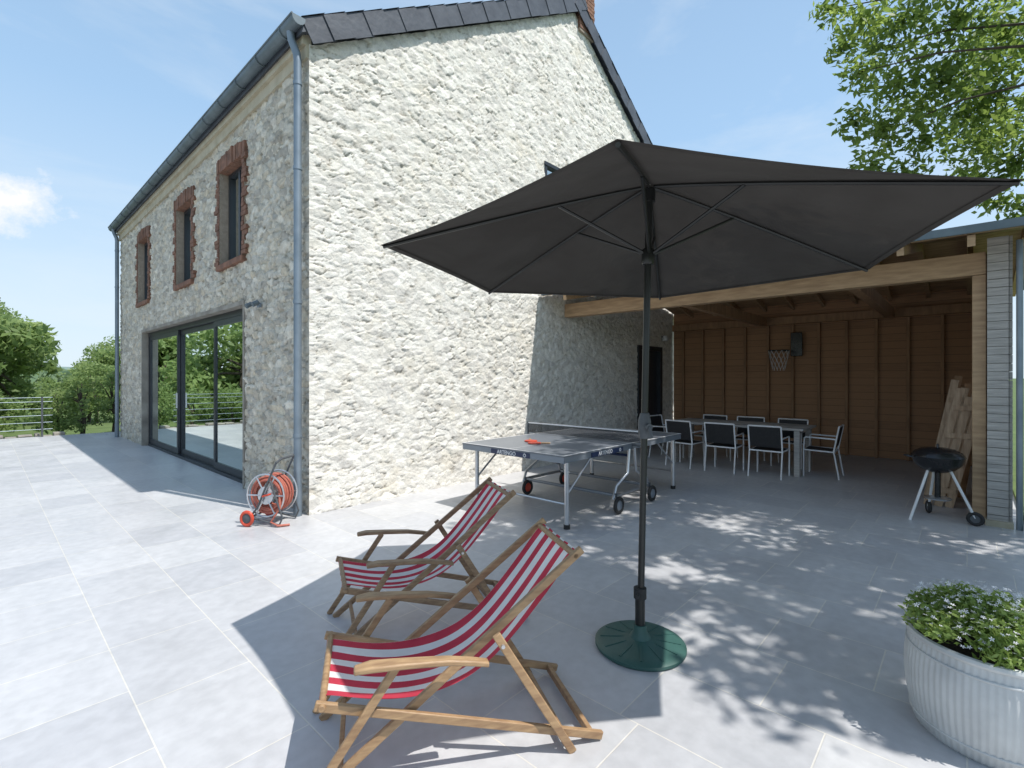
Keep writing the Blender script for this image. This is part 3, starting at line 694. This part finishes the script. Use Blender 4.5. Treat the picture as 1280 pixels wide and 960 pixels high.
p=onp(1.27);b.tube([p,(p[0]-.035,p[1]-.05,p[2])],.02,10);b.tube([(p[0]-.035,p[1]-.05,p[2]),(p[0]-.045,p[1]-.065,p[2]-.06)],.011,8);b.obj('crank','greyrub',um)
b=MB();b.tube([(ub0[0],ub0[1],.28),(ub0[0],ub0[1],.34)],.036,14);b.tube([(ub0[0],ub0[1],.31),(ub0[0]-.07,ub0[1]-.02,.31)],.009,8);b.obj('clamp','rubber',um)
b=MB();b.lathe([(0,0),(.245,0),(.255,.012),(.255,.026),(.238,.036),(.20,.041),(.12,.048),(.06,.060),(.04,.09),(.036,.13),(0,.13)],(ub0[0],ub0[1],0),56)
for i in range(12):
    t=i*math.pi/6;b.beam((ub0[0]+.09*math.cos(t),ub0[1]+.09*math.sin(t),.051),(ub0[0]+.225*math.cos(t),ub0[1]+.225*math.sin(t),.038),.012,.008)
b.obj('base','green',um)
# ================================================================ DECK CHAIRS
def deckchair(loc,rot,label,wm):
    r=thing('deck_chair',label,'deck chair',loc,rot,'striped wooden deck chairs',local=True)
    Wd=.51
    b=MB()
    for y in (0,-Wd): b.beam((-.02,y,.022),(1.125,y,.366),.020,.034)
    b.tube([(1.10,.02,.36),(1.10,-Wd-.02,.36)],.014,10);b.beam((.03,-.01,.035),(.03,-Wd+.01,.035),.022,.035)
    b.obj('seat_frame',wm,r,bevel=.004)
    b=MB()
    for y in (-.03,-Wd+.03): b.beam((.06,y,.815),(1.14,y,.0),.020,.034)
    b.tube([(.09,-.02,.79),(.09,-Wd+.02,.79)],.014,10);b.beam((1.04,-.03,.075),(1.04,-Wd+.03,.075),.02,.03)
    b.obj('back_frame',wm,r,bevel=.004)
    b=MB()
    for y in (.026,-Wd-.026): b.beam((.455,y,.535),(.125,y,.0),.018,.034)
    b.beam((.15,.02,.045),(.15,-Wd-.02,.045),.02,.03)
    b.obj('prop',wm,r,bevel=.004)
    for y in (.045,-Wd-.045):
        pts=[(.49,.44),(.55,.455),(.65,.475),(.80,.49),(.93,.50),(.99,.495)];ws=[.018,.020,.022,.026,.030,.02]
        vs=[];fs=[]
        for (s,h),w in zip(pts,ws):
            for dy,dz in ((-1,-1),(1,-1),(1,1),(-1,1)): vs.append((s,y+dy*w,h+dz*.011))
        for i in range(len(pts)-1):
            for j in range(4): fs.append((i*4+j,i*4+(j+1)%4,i*4+4+(j+1)%4,i*4+4+j))
        fs+=[(3,2,1,0),tuple(range(4*len(pts)-4,4*len(pts)))]
        MB().add(vs,fs).obj('armrest',wm,r,bevel=.006)
        yy=.026 if y>0 else -Wd-.026
        b=MB();b.beam((.83,yy,.485),(1.17,yy,.0),.018,.032);b.obj('arm_support',wm,r,bevel=.004)
    for y in (.036,-Wd-.036):
        MB().tube([(.43,y-.008,.49),(.43,y+.008,.49)],.008,10).obj('bolt','steel',r)
    cp=[(.075,.805),(.12,.76),(.2,.66),(.3,.545),(.4,.44),(.5,.365),(.6,.325),(.72,.305),(.85,.31),(.97,.333),(1.08,.368),(1.118,.37),(1.112,.35)]
    n=len(cp);m=12;vs=[];fs=[];uv=[]
    for i,(s,h) in enumerate(cp):
        for j in range(m+1):
            u=j/m;y=-.045-u*(Wd-.09);sag=.028*4*u*(1-u)*math.sin(math.pi*i/(n-1))+.004*math.sin(u*23+i*1.1)
            vs.append((s,y,h-sag));uv.append((u,i/(n-1)))
    for i in range(n-1):
        for j in range(m): q=i*(m+1)+j;fs.append((q,q+1,q+m+2,q+m+1))
    o=MB().add(vs,fs).obj('sling','stripe',r,smooth=False)
    me=o.data;ul=me.uv_layers.new(name='UVMap')
    for lp in me.loops: ul.data[lp.index].uv=uv[lp.vertex_index]
    me.polygons.foreach_set('use_smooth',[True]*len(me.polygons))
    sb=o.modifiers.new('s','SUBSURF');sb.levels=1;sb.render_levels=2
    return r
deckchair(W(.365,2.10),math.radians(149.6),'wooden deck chair with red and white striped sling in parasol shade','wood')
deckchair(W(.085,3.17),math.radians(155.0),'weathered wooden deck chair with striped sling beside another deck chair','woodold')
# ================================================================ PING PONG TABLE
A0,A1_,Bm,Bn=3.95,6.69,2.95,4.47
MA=(A0+A1_)/2;MBm=(Bm+Bn)/2
tt=thing('table_tennis_table','grey outdoor table tennis table with net and caster wheels','table tennis table',(MA,MBm,0))
for (x0,x1) in ((A0,MA-.006),(MA+.006,A1_)):
    b=MB();b.box(x0,x1,Bm,Bn,.748,.762)
    for q in ((x0,x1,Bm,Bm+.02),(x0,x1,Bn-.02,Bn),(x0,x1,MBm-.003,MBm+.003)): b.box(*q,.7645,.7655,1)
    e=(A0,A0+.02) if x0==A0 else (A1_-.02,A1_)
    b.box(*e,Bm+.02,Bn-.02,.7645,.7655,1)
    b.obj('table_top',['tabletop','white'],tt,smooth=False)
    b=MB();b.box(x0+.004,x1-.004,Bm+.004,Bm+.03,.69,.747);b.box(x0+.004,x1-.004,Bn-.03,Bn-.004,.69,.747)
    xe=x0+.004 if x0==A0 else x1-.03
    b.box(xe,xe+.026,Bm+.03,Bn-.03,.69,.747)
    b.obj('apron','apron',tt,smooth=False)
def text(s,size,loc,xd,nd,parent,matn,org):
    c=bpy.data.curves.new('t','FONT');c.body=s;c.size=size;c.align_x='CENTER';c.align_y='CENTER';c.extrude=.0008;c.offset=size*.02
    o=bpy.data.objects.new('t',c);col.objects.link(o)
    bpy.context.view_layer.update()
    me=bpy.data.meshes.new_from_object(o.evaluated_get(bpy.context.evaluated_depsgraph_get()))
    bpy.data.objects.remove(o)
    X=Vector(xd);Z=Vector(nd);Y=Z.cross(X)
    R=Matrix((X,Y,Z)).transposed().to_4x4();R.translation=Vector(loc)-Vector(org)
    me.transform(R);me.materials.clear();me.materials.append(M[matn])
    q=bpy.data.objects.new('lettering',me);col.objects.link(q);q.parent=parent
    return q
TO=ORG[tt.name]
MB().box(A0-.001,A0+.004,3.40,3.98,.692,.745).obj('sign_panel','navy',tt,smooth=False)
text('ARTENGO',.06,(A0-.002,3.74,.718),(0,-1,0),(-1,0,0),tt,'white',TO)
MB().box(4.44,5.10,Bm-.001,Bm+.004,.692,.745).obj('sign_panel','navy',tt,smooth=False)
text('ARTENGO',.06,(4.72,Bm-.002,.718),(1,0,0),(0,-1,0),tt,'white',TO)
MB().torus((A0-.002,3.47,.718),(1,0,0),.016,.005,16,6).obj('emblem','white',tt)
MB().torus((5.03,Bm-.002,.718),(0,1,0),.016,.005,16,6).obj('emblem','white',tt)
for xs,sg in ((A0+.13,1),(A1_-.13,-1)):
    for ys in (Bm+.06,Bn-.12):
        b=MB();b.tube([(xs,ys,.70),(xs,ys,.03)],.025,12);b.tube([(xs,ys,.35),(xs+sg*.45,ys+.01,.68)],.012,8)
        lg=b.obj('leg','steel',tt);b=MB();b.tube([(xs,ys,.045),(xs,ys,0)],.033,12);b.obj('foot','rubber',lg,TO)
    MB().tube([(xs,Bm+.06,.25),(xs,Bn-.12,.25)],.014,8).obj('crossbar','steel',tt)
for ys in (Bm+.01,Bn-.14):
    b=MB();b.tube([(MA-.42,ys,.16),(MA-.36,ys,.3),(MA-.1,ys,.42),(MA-.06,ys,.70)],.018,10);b.tube([(MA+.42,ys,.16),(MA+.36,ys,.3),(MA+.1,ys,.42),(MA+.06,ys,.70)],.018,10)
    b.tube([(MA-.40,ys,.2),(MA+.40,ys,.2)],.022,10)
    b.obj('carriage','steel',tt)
    for sx in (-1,1):
        cx=MA+sx*.40;b=MB();b.torus((cx,ys-.06,.10),(0,1,0),.078,.022,24,8)
        wh=b.obj('wheel','rubber',tt)
        b=MB();b.lathe([(0,-.02),(.02,-.02),(.055,-.012),(.06,.0),(.055,.012),(.02,.02),(0,.02)],(cx,ys-.06,.10),20,axis=(0,1,0));b.obj('wheel_disc','red' if ys>4 else 'apron',wh,TO)
        b=MB();b.tube([(cx,ys,.22),(cx,ys-.03,.22),(cx,ys-.03,.10),(cx,ys-.06,.10)],.012,8);b.obj('fork','greyrub',wh,TO)
MB().tube([(MA-.06,Bm+.01,.62),(MA-.06,Bn-.14,.62)],.016,8).obj('crossbar','navy',tt)
b=MB();b.tube([(MA-.38,Bm+.01,.2),(MA-.38,Bn-.14,.2)],.02,8);b.obj('crossbar','apron',tt)
b=MB();b.tube([(MA+.38,Bm+.01,.2),(MA+.38,Bn-.14,.2)],.02,8);b.obj('crossbar','apron',tt)
b=MB();b.box(MA-.003,MA+.003,Bm-.13,Bn+.13,.775,.9);nt_=b.obj('net','net',tt,smooth=False)
MB().box(MA-.006,MA+.006,Bm-.13,Bn+.13,.9,.915).obj('net_tape','white',nt_,TO,smooth=False)
for ys in (Bm-.14,Bn+.14):
    b=MB();b.tube([(MA,ys,.70),(MA,ys,.92)],.012,8);b.beam((MA,ys,.74),(MA,ys+(.16 if ys<3.5 else -.16),.74),.03,.02);b.obj('net_post','greyrub',tt)
for (qx,qy,dx,dy,lb) in ((4.48,3.78,.05,-.075,'red table tennis bat lying on the table'),(4.60,3.94,.06,.06,'second red table tennis bat lying beside the first')):
    bt=thing('table_tennis_bat',lb,'bat',(qx,qy,.766))
    MB().lathe([(0,0),(.078,0),(.08,.006),(.078,.012),(0,.012)],(qx,qy,.766),24).obj('blade','red',bt)
    MB().beam((qx+dx*.9,qy+dy*.9,.774),(qx+dx*2.1,qy+dy*2.1,.774),.028,.015).obj('handle','wood',bt,bevel=.004)
# ================================================================ DINING SET
dt=thing('dining_table','long outdoor dining table with grey top and light legs','table',(9.05,2.95,0))
MB().box(8.6,9.5,1.85,4.05,.72,.755).obj('table_top','siding',dt,smooth=False,bevel=.006)
for x in (8.68,9.42):
    for y in (1.95,3.95): MB().box(x-.04,x+.04,y-.04,y+.04,0,.718).obj('leg','siding',dt,smooth=False,bevel=.004)
def dchair(loc,rot,label):
    r=thing('garden_chair',label,'chair',loc,rot,'white framed garden chairs around the table',local=True)
    b=MB()
    for y in (-.235,.235):
        b.tube([(.22,y,0),(.22,y,.42),(.21,y,.60),(.19,y,.62),(-.18,y,.61),(-.21,y,.60)],.012,8)
        b.tube([(-.25,y,0),(-.18,y,.42),(-.22,y,.64),(-.25,y,.80)],.012,8)
        b.tube([(.22,y,.42),(-.18,y,.41)],.012,8)
    b.tube([(.22,-.235,.42),(.22,.235,.42)],.012,8);b.tube([(-.25,-.235,.80),(-.25,.235,.80)],.012,8);b.tube([(-.18,-.235,.41),(-.18,.235,.41)],.012,8)
    b.obj('frame','white',r)
    vs=[];fs=[]
    p=[(.22,.43),(.1,.425),(-.08,.415),(-.17,.42)]
    for s,h in p: vs+=[(s,-.225,h),(s,.225,h)]
    for i in range(len(p)-1): fs.append((2*i,2*i+1,2*i+3,2*i+2))
    MB().add(vs,fs).obj('seat','black2',r)
    p=[(-.185,.47),(-.205,.56),(-.225,.66),(-.248,.785)];vs=[];fs=[]
    for s,h in p: vs+=[(s,-.225,h),(s,.225,h)]
    for i in range(len(p)-1): fs.append((2*i,2*i+1,2*i+3,2*i+2))
    MB().add(vs,fs).obj('backrest','black2',r)
    return r
lb='white framed garden chair with black sling at the table'
ch=dchair((8.47,2.3,0),0,lb)
for (x,y,rt_) in ((8.45,2.98,.05),(8.47,3.66,-.05),(9.05,1.68,math.pi/2),(9.05,4.28,-math.pi/2),(9.68,2.3,math.pi),(9.68,3.0,math.pi),(9.68,3.7,math.pi)):
    copy_thing(ch,(x,y,0),rt_+random.uniform(-.09,.09))
# ================================================================ BARBECUE
bx,by=7.08,.235;Q=.80
bq=thing('kettle_barbecue','black kettle barbecue on tripod legs with two wheels','barbecue',(bx,by,0))
MB().lathe([(0,.52),(.10*Q,.525),(.19*Q,.56),(.26*Q,.62),(.285*Q,.69),(.29*Q,.695)],(bx,by,0),36).obj('bowl','black',bq)
MB().lathe([(.292*Q,.696),(.285*Q,.705),(.25*Q,.745),(.18*Q,.775),(.08*Q,.79),(0,.792)],(bx,by,0),36).obj('lid','black',bq)
MB().tube([(bx-.05,by,.79),(bx-.04,by,.825),(bx+.04,by,.825),(bx+.05,by,.79)],.010,8).obj('handle','black',bq)
MB().tube([(bx-.12,by+.19,.68),(bx-.15,by+.25,.69),(bx-.08,by+.28,.69),(bx-.05,by+.22,.68)],.009,8).obj('handle','black',bq)
for i,t in enumerate((2.3,4.6,.3)):
    c,s=math.cos(t),math.sin(t);b=MB();b.tube([(bx+.10*c,by+.10*s,.56),(bx+.30*c,by+.30*s,.0 if i==0 else .08)],.013,8);b.obj('leg','white',bq)
    if i: 
        w=MB().torus((bx+.30*c,by+.30*s,.075),(-s,c,.0),.055,.019,20,8).obj('wheel','rubber',bq)
        MB().lathe([(0,-.012),(.05,-.01),(.05,.01),(0,.012)],(bx+.30*c,by+.30*s,.075),16,axis=(-s,c,0)).obj('wheel_disc','greyrub',w,ORG[bq.name])
MB().lathe([(0,.22),(.11,.23),(.12,.245),(0,.25)],(bx,by,0),24).obj('ash_tray','steel',bq)
MB().tube([(bx,by,.24),(bx,by,.52)],.026,10).obj('ash_pipe','black',bq)
for i,(x,b0,wd,H,tilt) in enumerate(((7.85,.36,.20,1.42,.34),(8.25,.38,.22,1.52,.30),(8.6,.28,.22,1.57,.22))):
    g=thing('slatted_panel','brown wooden slatted panel leaning against the shed side wall','wooden panel',(x,b0,0),0,'slatted panels leaning on the wall')
    def P(u,v): return (x+.10*v/H+0,b0-u-tilt*v/H*.9,v)
    b=MB()
    for u in (0,wd*.5,wd): b.beam(P(u,0),P(u,H-(.1 if u else 0)),.035,.075,up=(0,1,0))
    for k in range(4):
        v=H*(k+.6)/4.3;p0=Vector(P(-.02,v));p1=Vector(P(wd+.02,v));off=Vector((-.024,0,0))
        b.beam(p0+off,p1+off,.018,.06)
    b.obj('slatted_frame','plank' if i!=2 else 'timberdk',g,smooth=False)
hp=thing('basketball_hoop','small basketball hoop with white net on board wall','basketball hoop',(SB-.13,2.85,2.1))
MB().box(SB-.17,SB-.14,2.52,2.74,2.0,2.5).obj('backboard','black',hp,smooth=False,bevel=.01)
b=MB();b.torus((SB-.42,2.9,2.12),(0,0,1),.2,.009,28,6);b.tube([(SB-.22,2.9,2.12),(SB-.13,2.8,2.12)],.01,6);b.obj('ring','rubber',hp)
b=MB()
for i in range(12):
    t0=i*math.pi/6
    for sg in (1,-1):
        pts=[]
        for k in range(6):
            f=k/5;t=t0+sg*f*1.1;R=.2-.09*f;pts.append((SB-.42+R*math.cos(t),2.9+R*math.sin(t),2.12-.42*f))
        b.tube(pts,.0035,4)
b.obj('net','white',hp)
# ================================================================ HOSE REEL
hr=thing('hose_reel_cart','garden hose reel cart with pale red hose and red wheels','hose reel',W(-2.57,5.28),math.radians(-47-8),local=True)
hr.scale=(.88,.88,.95)
b=MB()
for k in range(5):
    for R in (.155,.18,.205): b.torus((0,-.10+k*.045+random.uniform(-.006,.006),.33),(random.uniform(-.05,.05),1,random.uniform(-.05,.05)),R+random.uniform(-.008,.008),.0125,30,6)
b.tube([(.17,-.12,.36),(.2,-.16,.2),(.1,-.18,.05),(.2,-.2,.02),(.3,-.12,.015)],.0125,8)
b.obj('hose','hose',hr)
b=MB()
for y in (-.135,.135):
    b.torus((0,y,.33),(0,1,0),.235,.010,32,6)
    b.lathe([(0,-.004),(.10,-.004),(.10,.004),(0,.004)],(0,y,.33),20,axis=(0,1,0))
    for i in range(6):
        t=i*math.pi/3;b.tube([(.07*math.cos(t),y,.33+.07*math.sin(t)),(.235*math.cos(t),y,.33+.235*math.sin(t))],.009,6)
b.tube([(0,-.15,.33),(0,.15,.33)],.02,10);b.obj('reel','steel',hr)
b=MB()
for y in (-.17,.17):
    b.tube([(-.18,y,.09),(-.08,y,.2),(.06,y,.5),(.16,y,.70)],.012,8);b.tube([(-.18,y,.09),(.2,y,.02),(.24,y,.1),(.08,y,.5)],.011,8)
b.tube([(.16,-.17,.70),(.2,-.12,.74),(.2,.12,.74),(.16,.17,.70)],.014,8);b.tube([(-.18,-.2,.09),(-.18,.2,.09)],.012,8)
b.obj('frame','greyrub',hr)
for y in (-.22,.22):
    w=MB().torus((-.18,y,.09),(0,1,0),.07,.02,24,8).obj('wheel','red',hr)
    MB().lathe([(0,-.018),(.05,-.012),(.055,.0),(.05,.012),(0,.018)],(-.18,y,.09),20,axis=(0,1,0)).obj('wheel_disc','greyrub',w,(0,0,0))
MB().tube([(0,-.15,.33),(0,-.19,.33),(.1,-.19,.36),(.1,-.25,.36)],.01,8).obj('crank','red',hr)
# ================================================================ PLANTER
px,py,_=W(2.06,2.13)
pl=thing('planter_tub','round galvanised ribbed metal tub planted with white flowers','planter',(px,py,0))
pr=[(0,.0),(.235,.0),(.250,.015),(.263,.07),(.276,.14),(.283,.21),(.284,.28),(.278,.34),(.270,.375),(.267,.40)]
MB().lathe(pr,(px,py,0),360,ribs=72,amp=.0018).obj('tub','galv',pl)
MB().lathe([(.265,.398),(.276,.40),(.280,.41),(.276,.422),(.265,.426),(.257,.416),(.257,.38)],(px,py,0),72).obj('rim','galv',pl)
MB().torus((px,py,.355),(0,0,1),.275,.006,72,8).obj('band','galv',pl)
MB().torus((px,py,.06),(0,0,1),.261,.006,72,8).obj('band','galv',pl)
b=MB();b.lathe([(.26,.38),(0,.41)],(px,py,0),48);b.obj('soil','soil',pl)
cl=[]
for i in range(115):
    t=random.uniform(0,6.28);R=random.uniform(0,1)**.55*.26;cl.append(((px+R*math.cos(t),py+R*math.sin(t),.435+.10*(1-(R/.28)**2)+random.uniform(-.01,.045)),random.uniform(.04,.07)))
fo=leaves('foliage',cl,32000,.013,'leafpl',pl,org=(px,py,0))
b=MB()
for i in range(620):
    t=random.uniform(0,6.28);R=random.uniform(0,1)**.5*.29;c=Vector((px+R*math.cos(t),py+R*math.sin(t),.475+.125*(1-(R/.31)**2)+random.uniform(-.035,.05)))
    nrm_=Vector((random.gauss(0,.5),random.gauss(0,.5),1)).normalized();x=nrm_.orthogonal().normalized();y=nrm_.cross(x);s=random.uniform(.006,.011)
    vs=[c];fs=[]
    for k in range(5):
        a_=k*1.2566
        for da,rr in ((-.35,.7),(0,1.1),(.35,.7)): vs.append(c+(x*math.cos(a_+da)+y*math.sin(a_+da))*s*rr+nrm_*.002)
        q=1+k*3;fs.append((0,q,q+1,q+2))
    b.add(vs,fs)
b.obj('flowers','petal',pl,smooth=False,kind='stuff')
# ================================================================ LIGHT / WORLD / CAMERA
sd=Vector((.149,-.525,1)).normalized()
sl_=bpy.data.lights.new('sun','SUN');sl_.energy=5.0;sl_.angle=math.radians(.53);sl_.color=(1,.97,.915)
so=bpy.data.objects.new('sun',sl_);col.objects.link(so);so.rotation_euler=(-sd).to_track_quat('-Z','Y').to_euler();so.location=(4,-8,20)
w=bpy.data.worlds.new('World');sc.world=w;w.use_nodes=True;nt=w.node_tree;nt.nodes.clear();L=nt.links
out=N(nt,'ShaderNodeOutputWorld');bg=N(nt,'ShaderNodeBackground');bg.inputs[1].default_value=.145;L.new(bg.outputs[0],out.inputs[0])
sk=N(nt,'ShaderNodeTexSky');sk.sky_type='NISHITA';sk.sun_disc=False;sk.sun_elevation=math.asin(sd.z);sk.sun_rotation=math.atan2(sd.x,sd.y);sk.air_density=1.0;sk.dust_density=1.0;sk.ozone_density=1.5
tc=N(nt,'ShaderNodeTexCoord')
sx=N(nt,'ShaderNodeSeparateXYZ');L.new(tc.outputs['Generated'],sx.inputs[0])
hz=N(nt,'ShaderNodeMapRange');hz.inputs[1].default_value=0;hz.inputs[2].default_value=.9;hz.inputs[3].default_value=.95;hz.inputs[4].default_value=.36;L.new(sx.outputs[2],hz.inputs[0])
hc=N(nt,'ShaderNodeMapRange');hc.inputs[1].default_value=0;hc.inputs[2].default_value=.42;L.new(sx.outputs[2],hc.inputs[0])
hcol=N(nt,'ShaderNodeMix',data_type='RGBA');L.new(hc.outputs[0],hcol.inputs[0]);hcol.inputs[6].default_value=(5.5,6.4,7.0,1);hcol.inputs[7].default_value=(3.5,5.4,7.6,1)
m0=N(nt,'ShaderNodeMix',data_type='RGBA');L.new(hz.outputs[0],m0.inputs[0]);L.new(sk.outputs[0],m0.inputs[6]);L.new(hcol.outputs[2],m0.inputs[7])
def cloud(direction,rad,nscale,dist):
    n=N(nt,'ShaderNodeTexNoise');n.inputs['Scale'].default_value=nscale;n.inputs['Detail'].default_value=9;n.inputs['Roughness'].default_value=.65;L.new(tc.outputs['Generated'],n.inputs[0])
    s=N(nt,'ShaderNodeVectorMath',operation='SUBTRACT');L.new(tc.outputs['Generated'],s.inputs[0]);s.inputs[1].default_value=direction
    sc_=N(nt,'ShaderNodeVectorMath',operation='MULTIPLY');L.new(s.outputs[0],sc_.inputs[0]);sc_.inputs[1].default_value=(1,1,1.35)
    ln=N(nt,'ShaderNodeVectorMath',operation='LENGTH');L.new(sc_.outputs[0],ln.inputs[0])
    md=N(nt,'ShaderNodeMath',operation='MULTIPLY_ADD');L.new(n.outputs[0],md.inputs[0]);md.inputs[1].default_value=-dist;L.new(ln.outputs['Value'],md.inputs[2])
    mr=N(nt,'ShaderNodeMapRange');mr.inputs[1].default_value=rad-dist*.5;mr.inputs[2].default_value=rad-dist*.5-.045;mr.inputs[3].default_value=0;mr.inputs[4].default_value=.95;L.new(md.outputs[0],mr.inputs[0]);return mr
D=Vector(W(-1.03,1,.365)).normalized()
c1=cloud(D,.060,16,.17)
mp=N(nt,'ShaderNodeMapping');mp.inputs['Scale'].default_value=(1.2,2.6,6);mp.inputs['Rotation'].default_value=(.3,.2,.6);L.new(tc.outputs['Generated'],mp.inputs[0])
n=N(nt,'ShaderNodeTexNoise');n.inputs['Scale'].default_value=1.6;n.inputs['Detail'].default_value=9;n.inputs['Roughness'].default_value=.6;n.inputs['Distortion'].default_value=.4;L.new(mp.outputs[0],n.inputs[0])
ci=N(nt,'ShaderNodeMapRange');ci.inputs[1].default_value=.45;ci.inputs[2].default_value=.8;ci.inputs[4].default_value=.4;L.new(n.outputs[0],ci.inputs[0])
m1=N(nt,'ShaderNodeMix',data_type='RGBA');L.new(ci.outputs[0],m1.inputs[0]);L.new(m0.outputs[2],m1.inputs[6]);m1.inputs[7].default_value=(6.0,6.5,6.9,1)
m2=N(nt,'ShaderNodeMix',data_type='RGBA');L.new(c1.outputs[0],m2.inputs[0]);L.new(m1.outputs[2],m2.inputs[6]);m2.inputs[7].default_value=(7.1,7.1,7.2,1)
L.new(m2.outputs[2],bg.inputs[0])
cd=bpy.data.cameras.new('camera');cam=bpy.data.objects.new('camera',cd);col.objects.link(cam)
cam.location=(0,0,CAMH);cam.rotation_euler=(math.radians(90),0,-math.atan2(.734,.679))
cd.sensor_width=36;cd.lens=615/1280*36;cd.shift_y=-8/1280;cd.clip_end=5000;cd.clip_start=.05
sc.camera=cam
